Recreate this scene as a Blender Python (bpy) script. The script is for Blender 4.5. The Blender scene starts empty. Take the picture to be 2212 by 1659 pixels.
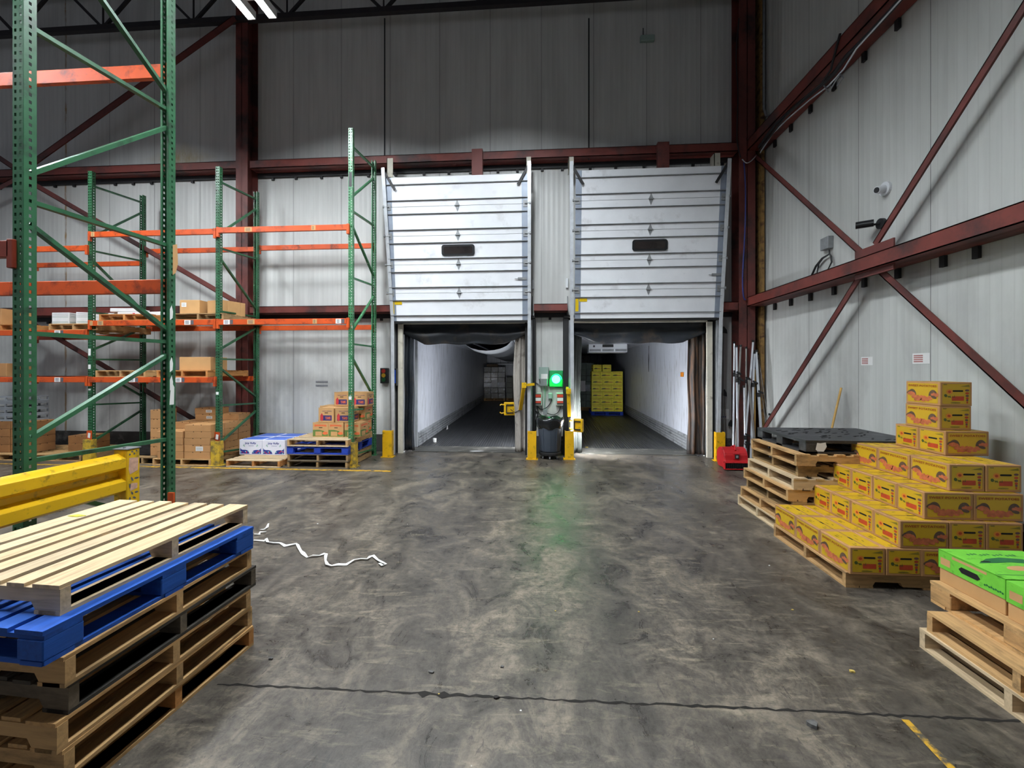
import bpy, math, random
from mathutils import Vector, Matrix
RND = random.Random(11)
PI = math.pi
col = bpy.context.scene.collection
# ---------------------------------------------------------------- camera
F = 915.0; CAMH = 1.75; YAW = math.atan(66/915.0); HY = 797.0; CX = 1106.0
SA, CA = math.sin(YAW), math.cos(YAW)
cam = bpy.data.cameras.new('camera'); camo = bpy.data.objects.new('camera', cam); col.objects.link(camo)
camo.location = (0, 0, CAMH); camo.rotation_euler = (PI/2, 0, YAW)
cam.sensor_width = 36; cam.lens = F/2212*36; cam.shift_y = (HY-829.5)/2212; cam.clip_start = .05; cam.clip_end = 200
bpy.context.scene.camera = camo
# ---------------------------------------------------------------- world, exposure, lamps
w = bpy.data.worlds.new('world'); bpy.context.scene.world = w; w.use_nodes = True
w.node_tree.nodes['Background'].inputs[0].default_value = (.80, .86, 1, 1)
w.node_tree.nodes['Background'].inputs[1].default_value = .20
vs = bpy.context.scene.view_settings
vs.view_transform = 'Standard'; vs.look = 'None'; vs.gamma = 1; vs.use_curve_mapping = False; vs.exposure = 0.35
TUBE = 455.0                                   # radiance of the fluorescent tubes
LAMPS = [(-4.08, 5.28), (-4.1, 1.6), (-.7, 4.8), (-.7, 2.4), (-8.4, 5.0), (-8.4, 1.6)]
LAMPZ = 6.9

# ---------------------------------------------------------------- rays through the photo frame, onto real planes
def ray(px, py):
    u = (px-CX)/F; v = (HY-py)/F
    return (u*CA-SA, u*SA+CA, v)
def at(px, py, z=0):
    d = ray(px, py); t = (z-CAMH)/d[2]; return Vector((d[0]*t, d[1]*t, z))
def onY(px, py, Y):
    d = ray(px, py); t = Y/d[1]; return Vector((d[0]*t, Y, CAMH+d[2]*t))
def onX(px, py, X):
    d = ray(px, py); t = X/d[0]; return Vector((X, d[1]*t, CAMH+d[2]*t))

# ---------------------------------------------------------------- mesh builder
class MB:
    def __init__(s): s.v = []; s.f = []; s.m = []
    def face(s, pts, m=0):
        n = len(s.v); s.v += [tuple(p) for p in pts]; s.f.append(tuple(range(n, n+len(pts)))); s.m.append(m)
    def box(s, x0, x1, y0, y1, z0, z1, m=0, M=None):
        n = len(s.v)
        c = [Vector((x, y, z)) for z in (z0, z1) for y in (y0, y1) for x in (x0, x1)]
        if M is not None: c = [M @ p for p in c]
        s.v += [tuple(p) for p in c]
        for q in ((0,2,3,1),(4,5,7,6),(0,1,5,4),(2,6,7,3),(0,4,6,2),(1,3,7,5)):
            s.f.append(tuple(n+i for i in q)); s.m.append(m)
        return s
    def cbox(s, c, d, m=0, rz=0, rx=0, ry=0):
        M = Matrix.Translation(c) @ Matrix.Rotation(rz, 4, 'Z') @ Matrix.Rotation(rx, 4, 'X') @ Matrix.Rotation(ry, 4, 'Y')
        return s.box(-d[0]/2, d[0]/2, -d[1]/2, d[1]/2, -d[2]/2, d[2]/2, m, M)
    def bar(s, a, b, wd, ht, m=0, up=(0, 0, 1)):
        a = Vector(a); b = Vector(b); d = b-a; L = d.length; d.normalize()
        x = d.cross(Vector(up))
        if x.length < 1e-4: x = d.cross(Vector((0, 1, 0)))
        x.normalize(); y = x.cross(d).normalized()
        M = Matrix.Translation(a) @ Matrix((x, d, y)).transposed().to_4x4()
        return s.box(-wd/2, wd/2, 0, L, -ht/2, ht/2, m, M)
    def angle(s, a, b, sz, t, m=0, up=(0, 0, 1)):        # L-section between two points
        a = Vector(a); b = Vector(b); d = b-a; L = d.length; d.normalize()
        x = d.cross(Vector(up)).normalized(); y = x.cross(d).normalized()
        M = Matrix.Translation(a) @ Matrix((x, d, y)).transposed().to_4x4()
        s.box(-sz/2, sz/2, 0, L, -sz/2, -sz/2+t, m, M); s.box(-sz/2, -sz/2+t, 0, L, -sz/2, sz/2, m, M)
        return s
    def cyl(s, a, b, r0, r1=None, n=12, m=0, caps=True):
        r1 = r0 if r1 is None else r1
        a = Vector(a); b = Vector(b); d = (b-a).normalized()
        x = d.orthogonal().normalized(); y = d.cross(x)
        k = len(s.v)
        for p, r in ((a, r0), (b, r1)):
            for i in range(n):
                t = 2*PI*i/n; s.v.append(tuple(p+x*math.cos(t)*r+y*math.sin(t)*r))
        for i in range(n):
            j = (i+1) % n; s.f.append((k+i, k+j, k+n+j, k+n+i)); s.m.append(m)
        if caps:
            s.f.append(tuple(k+i for i in reversed(range(n)))); s.m.append(m)
            s.f.append(tuple(k+n+i for i in range(n))); s.m.append(m)
        return s
    def tube(s, pts, r, n=8, m=0):
        pts = [Vector(p) for p in pts]; k = len(s.v); px = None
        for i, p in enumerate(pts):
            d = (pts[min(i+1, len(pts)-1)]-pts[max(i-1, 0)]).normalized()
            if px is None: px = d.orthogonal().normalized()
            x = (px-d*px.dot(d)).normalized(); px = x; y = d.cross(x)
            for q in range(n):
                t = 2*PI*q/n; s.v.append(tuple(p+x*math.cos(t)*r+y*math.sin(t)*r))
        for i in range(len(pts)-1):
            for q in range(n):
                j = (q+1) % n; s.f.append((k+i*n+q, k+i*n+j, k+(i+1)*n+j, k+(i+1)*n+q)); s.m.append(m)
        s.f.append(tuple(k+q for q in reversed(range(n)))); s.m.append(m)
        e = k+(len(pts)-1)*n; s.f.append(tuple(e+q for q in range(n))); s.m.append(m)
        return s
    def prism(s, prof, o, u, v, e, m=0):                   # 2D profile (u,v) extruded along vector e from origin o
        o = Vector(o); u = Vector(u); v = Vector(v); e = Vector(e); n = len(prof); k = len(s.v)
        for add in (Vector((0, 0, 0)), e):
            for a, b in prof: s.v.append(tuple(o+u*a+v*b+add))
        s.f.append(tuple(k+i for i in reversed(range(n)))); s.m.append(m)
        s.f.append(tuple(k+n+i for i in range(n))); s.m.append(m)
        for i in range(n):
            j = (i+1) % n; s.f.append((k+i, k+j, k+n+j, k+n+i)); s.m.append(m)
        return s
    def lathe(s, prof, n=20, m=0, o=(0, 0, 0)):
        k = len(s.v)
        for r, z in prof:
            for i in range(n):
                t = 2*PI*i/n; s.v.append((o[0]+r*math.cos(t), o[1]+r*math.sin(t), o[2]+z))
        for a in range(len(prof)-1):
            for i in range(n):
                j = (i+1) % n; s.f.append((k+a*n+i, k+a*n+j, k+(a+1)*n+j, k+(a+1)*n+i)); s.m.append(m)
        return s
    def poly(s, pts2, o, u, v, m=0, off=0):                # flat print on a face
        o = Vector(o); u = Vector(u); v = Vector(v); nrm = u.cross(v)
        s.face([o+u*a+v*b+nrm*off for a, b in pts2], m)
    def ell(s, cx, cy, rx, ry, o, u, v, m=0, off=0, n=10, a0=0, a1=2*PI, rot=0):
        full = abs(a1-a0-2*PI) < 1e-6; k = n if full else n+1; P = []
        for i in range(k):
            t = a0+(a1-a0)*i/n; x = rx*math.cos(t); y = ry*math.sin(t)
            P.append((cx+x*math.cos(rot)-y*math.sin(rot), cy+x*math.sin(rot)+y*math.cos(rot)))
        s.poly(P, o, u, v, m, off)
    def text(s, body, cx, cy, wd, ht, o, u, v, m=0, off=0):
        V, Fc = glyphs(body)
        xs = [p[0] for p in V]; ys = [p[1] for p in V]
        x0, x1, y0, y1 = min(xs), max(xs), min(ys), max(ys)
        o = Vector(o); u = Vector(u); v = Vector(v); nrm = u.cross(v); k = len(s.v)
        for x, y in V:
            a = cx+((x-x0)/(x1-x0)-.5)*wd; b = cy+((y-y0)/(y1-y0)-.5)*ht
            s.v.append(tuple(o+u*a+v*b+nrm*off))
        for f in Fc: s.f.append(tuple(k+i for i in f)); s.m.append(m)
    def build(s, name, mats, parent=None, loc=None, rz=0, smooth=False, bevel=0, bseg=1):
        me = bpy.data.meshes.new(name); me.from_pydata(s.v, [], s.f); me.update()
        if not isinstance(mats, (list, tuple)): mats = [mats]
        for mt in mats: me.materials.append(mt)
        me.polygons.foreach_set('material_index', s.m)
        if smooth: me.polygons.foreach_set('use_smooth', [True]*len(s.f))
        o = bpy.data.objects.new(name, me); col.objects.link(o)
        if parent is not None: o.parent = parent
        if loc is not None: o.location = loc
        if rz: o.rotation_euler = (0, 0, rz)
        if bevel:
            b = o.modifiers.new('bevel', 'BEVEL'); b.width = bevel; b.segments = bseg; b.limit_method = 'ANGLE'; b.angle_limit = .6
        return o
_gl = {}
def glyphs(body):
    if body not in _gl:
        c = bpy.data.curves.new('glyph', 'FONT'); c.body = body; c.resolution_u = 2; c.offset = .028
        o = bpy.data.objects.new('glyph', c); col.objects.link(o)
        dg = bpy.context.evaluated_depsgraph_get(); dg.update()
        me = bpy.data.meshes.new_from_object(o.evaluated_get(dg))
        _gl[body] = ([(p.co.x, p.co.y) for p in me.vertices], [tuple(f.vertices) for f in me.polygons])
        bpy.data.meshes.remove(me); bpy.data.objects.remove(o); bpy.data.curves.remove(c)
    return _gl[body]
def tag(o, label=None, cat=None, group=None, kind=None):
    if label: o['label'] = label
    if cat: o['category'] = cat
    if group: o['group'] = group
    if kind: o['kind'] = kind
    return o
def thing(name, label, cat, loc=(0, 0, 0), rz=0, group=None, kind=None):
    o = bpy.data.objects.new(name, None); col.objects.link(o); o.empty_display_size = .1
    o.location = loc; o.rotation_euler = (0, 0, rz)
    return tag(o, label, cat, group, kind)
def copy_tree(o, parent=None):
    c = o.copy(); col.objects.link(c)
    if parent is not None: c.parent = parent
    for ch in list(o.children): copy_tree(ch, c)
    return c
class Proto:
    """first place() uses the prototype itself, later ones a copy of it and of its parts"""
    def __init__(s, root, turn=False): s.root = root; s.used = False; s.turn = turn
    def place(s, loc, rz, label, group=None, cat=None):
        o = s.root if not s.used else copy_tree(s.root)
        s.used = True; rz += PI/2 if s.turn else 0; o.location = loc; o.rotation_euler = (0, 0, rz); o['label'] = label
        if group: o['group'] = group
        elif 'group' in o: del o['group']
        return o

# ---------------------------------------------------------------- materials
def lin(h):
    h = h.lstrip('#'); c = [int(h[i:i+2], 16)/255 for i in (0, 2, 4)]
    return tuple((x/12.92 if x <= .04045 else ((x+.055)/1.055)**2.4) for x in c)+(1,)
class NT:
    def __init__(s, name):
        s.mat = bpy.data.materials.new(name); s.mat.use_nodes = True; s.t = s.mat.node_tree; s.n = s.t.nodes; s.l = s.t.links
        s.b = s.n['Principled BSDF']; s.tc = s.n.new('ShaderNodeTexCoord')
    def link(s, a, b): s.l.new(a, b)
    def mapped(s, scale, src='Object', rand=0):
        mp = s.n.new('ShaderNodeMapping'); mp.inputs['Scale'].default_value = scale; s.link(s.tc.outputs[src], mp.inputs['Vector'])
        if rand:
            oi = s.n.new('ShaderNodeObjectInfo'); ml = s.n.new('ShaderNodeMath'); ml.operation = 'MULTIPLY'; ml.inputs[1].default_value = rand
            s.link(oi.outputs['Random'], ml.inputs[0]); s.link(ml.outputs[0], mp.inputs['Location'])
        return mp.outputs[0]
    def noise(s, vec, scale, detail=4, rough=.55, dist=0):
        n = s.n.new('ShaderNodeTexNoise'); n.inputs['Scale'].default_value = scale; n.inputs['Detail'].default_value = detail
        n.inputs['Roughness'].default_value = rough; n.inputs['Distortion'].default_value = dist; s.link(vec, n.inputs['Vector']); return n.outputs['Fac']
    def ramp(s, fac, stops):
        r = s.n.new('ShaderNodeValToRGB'); e = r.color_ramp.elements
        while len(e) < len(stops): e.new(.5)
        for i, (p, c) in enumerate(stops):
            e[i].position = p; e[i].color = c if isinstance(c, tuple) else (c, c, c, 1)
        s.link(fac, r.inputs[0]); return r.outputs[0]
    def math(s, op, a, b=None, c=None):
        m = s.n.new('ShaderNodeMath'); m.operation = op
        for i, x in enumerate((a, b, c)):
            if x is None: continue
            if isinstance(x, (int, float)): m.inputs[i].default_value = x
            else: s.link(x, m.inputs[i])
        return m.outputs[0]
    def mix(s, fac, a, b, mode='MIX'):
        m = s.n.new('ShaderNodeMix'); m.data_type = 'RGBA'; m.blend_type = mode
        for i, x in ((0, fac), (6, a), (7, b)):
            if isinstance(x, (int, float, tuple)): m.inputs[i].default_value = x
            else: s.link(x, m.inputs[i])
        return m.outputs[2]
    def base(s, c): s.link(c, s.b.inputs['Base Color'])
    def bump(s, h, dist=.002, strength=1):
        b = s.n.new('ShaderNodeBump'); b.inputs['Distance'].default_value = dist; b.inputs['Strength'].default_value = strength
        s.link(h, b.inputs['Height']); s.link(b.outputs[0], s.b.inputs['Normal'])
_m = {}
def mat(name, hexc, rough=.5, metal=0, var=.12, scale=6, stretch=(1, 1, 1), dirt=None, bump=0, island=0, emit=0, objvar=0, coat=0):
    if name in _m: return _m[name]
    s = NT(name); c = lin(hexc); s.b.inputs['Roughness'].default_value = rough; s.b.inputs['Metallic'].default_value = metal
    vec = s.mapped(stretch, rand=7)
    n = s.noise(vec, scale, 5)
    lo = tuple(x*(1-var) for x in c[:3])+(1,); hi = tuple(min(1, x*(1+var)) for x in c[:3])+(1,)
    out = s.ramp(n, [(.3, lo), (.7, hi)])
    if island:
        g = s.n.new('ShaderNodeNewGeometry')
        f = s.ramp(g.outputs['Random Per Island'], [(0, 1-island), (1, 1+island*.6)])
        out = s.mix(1, out, f, 'MULTIPLY')
    if objvar:
        oi = s.n.new('ShaderNodeObjectInfo'); f = s.ramp(oi.outputs['Random'], [(0, 1-objvar), (1, 1+objvar*.5)])
        out = s.mix(1, out, f, 'MULTIPLY')
    if dirt:
        dh, amt, dsc = dirt
        d = s.noise(vec, dsc, 6, .65)
        f = s.ramp(d, [(max(0, .62-amt*.3), 0.0), (max(.02, .78-amt*.3), 1.0)])
        out = s.mix(f, out, lin(dh))
    s.base(out)
    if bump: s.bump(n, bump)
    if coat: s.b.inputs['Coat Weight'].default_value = coat
    if emit:
        s.b.inputs['Emission Color'].default_value = c; s.b.inputs['Emission Strength'].default_value = emit
    _m[name] = s.mat; return s.mat

def wood(name, hexc, dark='#3a2f24', amt=.35, gx=True, isl=.22):
    if name in _m: return _m[name]
    s = NT(name); c = lin(hexc); s.b.inputs['Roughness'].default_value = .78
    st = (1.2, 14, 14) if gx else (14, 1.2, 14)
    vec = s.mapped(st, rand=9)
    g = s.noise(vec, 3.0, 6, .6, .4)
    lo = tuple(x*.72 for x in c[:3])+(1,); hi = tuple(min(1, x*1.18) for x in c[:3])+(1,)
    out = s.ramp(g, [(.3, lo), (.5, c), (.72, hi)])
    geo = s.n.new('ShaderNodeNewGeometry')
    out = s.mix(1, out, s.ramp(geo.outputs['Random Per Island'], [(0, (1-isl, 1-isl*1.1, 1-isl*1.15, 1)), (.5, 1.0), (1, (1.05, .98, .9, 1))]), 'MULTIPLY')
    oi = s.n.new('ShaderNodeObjectInfo')
    out = s.mix(1, out, s.ramp(oi.outputs['Random'], [(0, (.88, .86, .84, 1)), (1, (1.06, 1.05, 1.03, 1))]), 'MULTIPLY')
    v2 = s.mapped((1, 3, 3) if gx else (3, 1, 3), rand=5)
    d = s.noise(v2, 2.6, 7, .7)
    out = s.mix(s.ramp(d, [(.62-amt*.3, 0.0), (.80-amt*.2, .75)]), out, lin(dark))
    s.base(out); s.bump(g, .0015)
    _m[name] = s.mat; return s.mat

# insulated panel wall: vertical seams each 1.07 m, fine ribs, grime with painted shade, rust runs
def panel_mat(name, axis, off, hexc='#c9cac7'):
    s = NT(name); s.b.inputs['Roughness'].default_value = .42
    sp = s.n.new('ShaderNodeSeparateXYZ'); s.link(s.tc.outputs['Object'], sp.inputs[0])
    u = s.math('ADD', sp.outputs[axis], off)
    fr = s.math('FRACT', s.math('DIVIDE', u, 1.07))
    seam = s.math('LESS_THAN', fr, .009)
    rib = s.math('SINE', s.math('MULTIPLY', u, 2*PI/.107))
    ribl = s.math('GREATER_THAN', rib, .93)
    c = lin(hexc)
    st = (2.2, 2.2, .22); vec = s.mapped(st)
    n = s.noise(vec, 2.0, 6, .6)
    out = s.ramp(n, [(.3, tuple(x*.84 for x in c[:3])+(1,)), (.62, c)])
    vec2 = s.mapped((.9, .9, .55)); g = s.noise(vec2, 1.3, 8, .62, .3)
    # grime mixed with painted shade of the racked goods, stronger low down
    low = s.ramp(s.math('MULTIPLY', sp.outputs[2], .3), [(.05, 1.0), (.95, .0)])
    dk = s.mix(1, s.ramp(g, [(.47, 0.0), (.72, .7)]), low, 'MULTIPLY')
    out = s.mix(dk, out, lin('#5e5b58'))
    stv = s.mapped((7, 7, .5)); g2 = s.noise(stv, 1.6, 5, .7)
    out = s.mix(s.ramp(g2, [(.66, 0.0), (.8, .35)]), out, lin('#6b6864'))
    out = s.mix(s.math('MULTIPLY', ribl, .10), out, lin('#6f706f'))
    out = s.mix(s.math('MULTIPLY', seam, .7), out, lin('#4c4b4a'))
    if axis == 0:      # rust run down one seam and a stain above the upper girt
        nz = s.noise(s.mapped((6, 6, 1.5)), 2, 5, .7)
        dx = s.math('ABSOLUTE', s.math('SUBTRACT', sp.outputs[0], -10.72))
        m1 = s.math('MULTIPLY', s.ramp(dx, [(.012, 1.0), (.035, 0.0)]), s.ramp(nz, [(.42, 0.0), (.58, .9)]))
        out = s.mix(m1, out, lin('#8f6a2c'))
        d2 = s.math('ADD', s.math('ABSOLUTE', s.math('MULTIPLY', s.math('SUBTRACT', sp.outputs[0], -7.95), .8)), s.math('ABSOLUTE', s.math('MULTIPLY', s.math('SUBTRACT', sp.outputs[2], 6.4), 1.7)))
        out = s.mix(s.math('MULTIPLY', s.ramp(d2, [(.1, .8), (.75, 0.0)]), s.ramp(nz, [(.35, .3), (.6, 1.0)])), out, lin('#a08a4e'))
    s.base(out)
    h = s.math('ADD', s.math('MULTIPLY', rib, .5), s.math('MULTIPLY', seam, -2))
    s.bump(h, .0022)
    return s.mat

def floor_mat():
    s = NT('concrete_floor')
    v1 = s.mapped((1, 1, 1))
    a = s.noise(v1, .5, 6, .6, .5)
    b = s.noise(s.mapped((1.1, .8, 1)), 2.6, 10, .74, .9)
    out = s.ramp(b, [(.36, lin('#3b3733')), (.50, lin('#5a544c')), (.63, lin('#7c7264'))])
    out = s.mix(1, out, s.ramp(a, [(.36, .62), (.5, .95), (.64, 1.12)]), 'MULTIPLY')
    d = s.noise(s.mapped((1.0, 4.5, 1)), 2.6, 8, .75, .8)
    out = s.mix(s.ramp(d, [(.54, 0.0), (.66, .45)]), out, lin('#988d79'))
    c = s.noise(v1, 20, 8, .8, .3)
    out = s.mix(1, out, s.ramp(c, [(.38, .62), (.5, 1.0), (.62, 1.25)]), 'MULTIPLY')
    e = s.noise(s.mapped((7, 1.8, 1)), 4.2, 5, .7, 1.6)
    out = s.mix(s.ramp(e, [(.605, 0.0), (.66, .6)]), out, lin('#2a2929'))
    e2 = s.noise(s.mapped((3, 3, 1)), 3.2, 6, .75, 1.0)
    out = s.mix(s.ramp(e2, [(.58, 0.0), (.70, .5)]), out, lin('#333132'))
    sp = s.n.new('ShaderNodeSeparateXYZ'); s.link(s.tc.outputs['Object'], sp.inputs[0])
    wob = s.noise(s.mapped((.4, .3, 1)), 1.0, 5, .6)
    xx = s.math('ADD', sp.outputs[0], s.math('MULTIPLY', wob, 2.6))
    tr = s.math('MULTIPLY', s.math('SINE', s.math('MULTIPLY', xx, 4.4)), s.ramp(b, [(.4, .6), (.6, 1.1)]))
    out = s.mix(s.ramp(tr, [(.45, 0.0), (1.0, .38)]), out, lin('#2f2e2f'))
    vo = s.n.new('ShaderNodeTexVoronoi'); vo.inputs['Scale'].default_value = 5.0; s.link(v1, vo.inputs['Vector'])
    out = s.mix(s.ramp(vo.outputs['Distance'], [(.010, .8), (.022, 0.0)]), out, lin('#b8b4aa'))
    s.base(out)
    s.link(s.ramp(b, [(.38, .26), (.62, .50)]), s.b.inputs['Roughness'])
    s.bump(c, .0022)
    return s.mat
M_RED = mat('girt_red_paint', '#6e3129', .55, var=.18, scale=2.5, dirt=('#3a2220', .45, 1.6))
M_REDD = mat('column_red_paint', '#66302a', .55, var=.18, scale=2.5, dirt=('#33201e', .5, 1.2))
M_BLACK = mat('black_steel', '#1b1b1d', .6, var=.3)
M_TRUSS = mat('joist_dark_paint', '#262327', .6, var=.2)
M_GREEN = mat('rack_green_paint', '#2a5c3c', .38, var=.16, scale=5, dirt=('#1f3526', .35, 7))
M_GREENX = mat('rack_bright_green', '#36744a', .38, var=.14, scale=5, dirt=('#c9d4c9', .12, 22))
M_ORANGE = mat('rack_orange_paint', '#c64e1a', .42, var=.14, scale=4, dirt=('#6f2c18', .35, 5))
M_YEL = mat('safety_yellow', '#e0ac10', .42, var=.10, scale=5, dirt=('#6d5c1c', .22, 9))
M_YELD = mat('faded_yellow', '#c2a02c', .6, var=.15, scale=8, dirt=('#6a5d35', .5, 9))
M_GALV = mat('galvanised_steel', '#ced2d6', .30, metal=.35, var=.12, scale=9)
M_GALVD = mat('dull_galvanised', '#8d9092', .45, metal=.3, var=.2, scale=9)
M_WHITE = mat('white_enamel', '#d9dcdf', .32, var=.05, scale=3)
M_DOOR = mat('white_door_skin', '#e2e4e8', .26, var=.05, scale=2.5, dirt=('#c2c2c4', .15, 2))
M_JAMB = mat('dirty_white_jamb', '#c9c4b4', .6, var=.10, scale=7, dirt=('#8d8373', .12, 5))
M_KRAFT = mat('kraft_cardboard', '#b48555', .8, var=.08, scale=5, objvar=.14)
M_KRAFT2 = mat('pale_kraft', '#c39763', .8, var=.07, scale=5, objvar=.1)
M_TAPE = mat('box_tape', '#c9985a', .4, var=.05)
M_PAPER = mat('white_label_paper', '#e2e2e0', .6, var=.04)
M_INK = mat('label_ink', '#55555a', .7, var=.1)
M_DARKIN = mat('dark_void', '#0c0b0b', .9, var=.1)
M_RUBBER = mat('black_rubber', '#141414', .7, var=.2)
WX = {}
def woods(k):
    d = {'pale': ('#c9b493', '#5b4a3a', .2), 'tan': ('#bd9867', '#352a1f', .36), 'old': ('#9d8158', '#2f2822', .45),
         'grey': ('#675b4b', '#1f1c19', .55), 'dark': ('#3f3a33', '#141312', .5), 'orange': ('#bd8348', '#3d2a1c', .25),
         'blue': ('#0d4fae', '#0a2452', .25), 'bluer': ('#1b3fb0', '#0e2560', .2)}[k]
    return (wood('wood_%s_along' % k, d[0], d[1], d[2], True), wood('wood_%s_across' % k, d[0], d[1], d[2], False))
# ================================================================ SETTING
WY = 8.80; WX_R = 4.28
wallb = panel_mat('back_wall_panels', 0, 3.24); wallr = panel_mat('right_wall_panels', 1, .35, '#c6c8c4')
# openings
o1l = onY(868, 980, 8.55).x; o1r = onY(1134, 980, 8.55).x
o2l = onY(1240, 980, 8.55).x; o2r = onY(1530, 980, 8.55).x
OZ = 2.68
b = MB()
for x0, x1, z0, z1 in ((-19, o1l-.1, 0, 10.2), (o1r+.1, o2l-.1, 0, OZ+.1), (o2r+.1, WX_R+.25, 0, 10.2), (o1l-.1, o2r+.1, OZ+.1, 10.2)):
    b.box(x0, x1, WY, WY+.22, z0, z1)
b.build('wall_back', wallb)['kind'] = 'structure'
b = MB().box(WX_R, WX_R+.25, -9, WY, 0, 10.2); b.build('wall_right', wallr)['kind'] = 'structure'
b = MB().box(-19, WX_R+.3, -9, WY+.5, -.15, 0); FLOOR = b.build('floor', floor_mat()); FLOOR['kind'] = 'structure'
b = MB().box(-19, WX_R+.3, -9, WY+.3, 10.2, 10.35); b.build('ceiling', mat('ceiling_deck', '#4a4848', .8))['kind'] = 'structure'
m_base = mat('sooty_curb', '#3a3836', .85, var=.3, scale=4, dirt=('#74716b', .25, 3))
b = MB()
for x0, x1 in ((-19, o1l-.12), (o1r+.12, o2l-.12), (o2r+.12, WX_R)): b.box(x0, x1, WY-.035, WY, 0, .36)
b.build('baseboard_back', m_base)['kind'] = 'structure'
b = MB().box(WX_R-.05, WX_R, -9, WY, 0, .33); b.box(WX_R-.10, WX_R, -9, WY, .33, .40, 1)
b.build('baseboard_right', [m_base, mat('grey_ledge', '#9a9a97', .6, var=.2)])['kind'] = 'structure'
# floor joint and painted lines belong to the floor
a0, a1 = at(470, 1478), at(2230, 1559)
b = MB(); r2 = random.Random(4); N = 120; L0 = []; L1 = []
for i in range(N+1):
    p = a0.lerp(a1, i/N); j = r2.uniform(-.006, .006); wd = r2.uniform(.003, .010)
    if 30 < i < 38 and i % 3 == 0: wd += .02
    L0.append((p.x, p.y+j-wd, .0015)); L1.append((p.x, p.y+j+wd, .0015))
for i in range(N): b.face((L0[i], L0[i+1], L1[i+1], L1[i]))
b.build('expansion_joint', mat('joint_dark', '#17130f', .9), FLOOR)
yl = NT('worn_yellow_line'); n_ = yl.noise(yl.mapped((1, 1, 1)), 9, 7, .7)
yl.base(yl.ramp(n_, [(.42, lin('#4d4a43')), (.52, lin('#c79a2b'))])); yl.b.inputs['Roughness'].default_value = .5
def strip(p, q, wd, z=.002):
    d = (q-p); n = Vector((-d.y, d.x, 0)).normalized()*wd/2
    b = MB(); b.face([tuple(Vector((v.x, v.y, z))) for v in (p-n, q-n, q+n, p+n)]); return b
strip(at(-60, 1001), at(845, 1018), .09).build('yellow_line', yl.mat, FLOOR)
strip(at(1955, 1555), at(2085, 1690), .035).build('yellow_line', yl.mat, FLOOR)

# ---- steel frame: girts with panel clips, columns, braces, joist
def girt_back(name, x0, x1, zc, h, label):
    t = thing(name, label, 'beam', (x0, 8.5, zc), 0, kind='structure')
    b = MB(); L = x1-x0
    b.box(0, L, 0, .012, -h/2, h/2); b.box(0, L, 0, .24, h/2-.012, h/2); b.box(0, L, 0, .24, -h/2, -h/2+.012)
    b.box(0, L, .12, .135, -h/2, h/2); b.build('beam_body', M_RED, t)
    b = MB(); r = random.Random(int(zc*10)+int(L*7)); x = .3
    while x < L-.2:
        b.box(x, x+.055, .26, .295, -h/2-.14, -h/2-.0, 0); x += r.uniform(.38, .62)
    b.box(0, L, .25, .295, -h/2-.09, -h/2)
    b.build('panel_clips', M_BLACK, t); return t
COLX0, COLX1 = -6.43, -6.17
girt_back('steel_girt', -19, COLX0, 6.06, .17, 'upper red steel girt on the back wall left of the red column')
girt_back('steel_girt', COLX1+.02, 3.78, 6.06, .17, 'long upper red steel girt running above both dock doors')
girt_back('steel_girt', -19, COLX0, 3.0, .19, 'lower red steel girt on the back wall behind the racking left of the column')
girt_back('steel_girt', COLX1+.02, onY(846, 660, 8.5).x-.04, 2.99, .15, 'lower red girt stretch between the red column and the left dock door')
girt_back('steel_girt', onY(1150, 660, 8.5).x+.03, onY(1229, 660, 8.5).x-.03, 2.98, .15, 'short red girt stretch between the two dock doors')
girt_back('steel_girt', onY(1560, 660, 8.5).x+.03, 3.78, 2.97, .17, 'shortest red girt stretch right of the right dock door')
def column(name, x0, x1, y0, y1, z1, label, flangeY=True):
    t = thing(name, label, 'column', (x0, y0, 0), kind='structure'); b = MB(); W = x1-x0; D = y1-y0
    b.box(0, W, 0, .016, 0, z1); b.box(0, W, D-.016, D, 0, z1); b.box(W/2-.006, W/2+.006, 0, D, 0, z1)
    b.build('column_body', M_REDD, t); MB().box(-.03, W+.03, -.03, D, 0, .02).build('base_plate', M_BLACK, t); return t
column('steel_column', COLX0, COLX1, 8.46, 8.79, 10.19, 'red steel column against the back wall behind the racking')
t = column('steel_column', 3.78, 4.08, 8.46, 8.79, 10.19, 'red steel corner column right of the right dock door')
MB().box(.40, .46, -.02, .3, .1, 10).build('rusty_corner_trim', mat('rust_trim', '#8a6a3a', .8, var=.35, scale=9, dirt=('#4a2d18', .4, 8)), t)
def brace(a, b_, label, sz=.10, up=(0, 1, 0)):
    t = MB().angle(Vector((0, 0, 0)), b_-a, sz, .012, up=up).build('diagonal_brace', M_REDD, loc=a); tag(t, label, 'brace', kind='structure')
brace(onY(512, 44, 8.42), onY(62, 366, 8.42), 'upper red diagonal brace on the back wall rising right to the red column', .13)
brace(onY(58, 388, 8.42), onY(514, 653, 8.42), 'red diagonal brace on the back wall falling right to the middle of the red column')
brace(onY(-60, 300, 8.42), onY(50, 374, 8.42), 'short red diagonal brace at the upper left edge, above the girt')
brace(onY(45, 386, 8.42), onY(-60, 440, 8.42), 'short red diagonal brace at the left edge, falling left below the upper girt')
brace(onY(60, 690, 8.42), onY(515, 960, 8.42), 'lowest red diagonal brace on the back wall, behind the loaded shelves')
GX = 3.93
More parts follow.
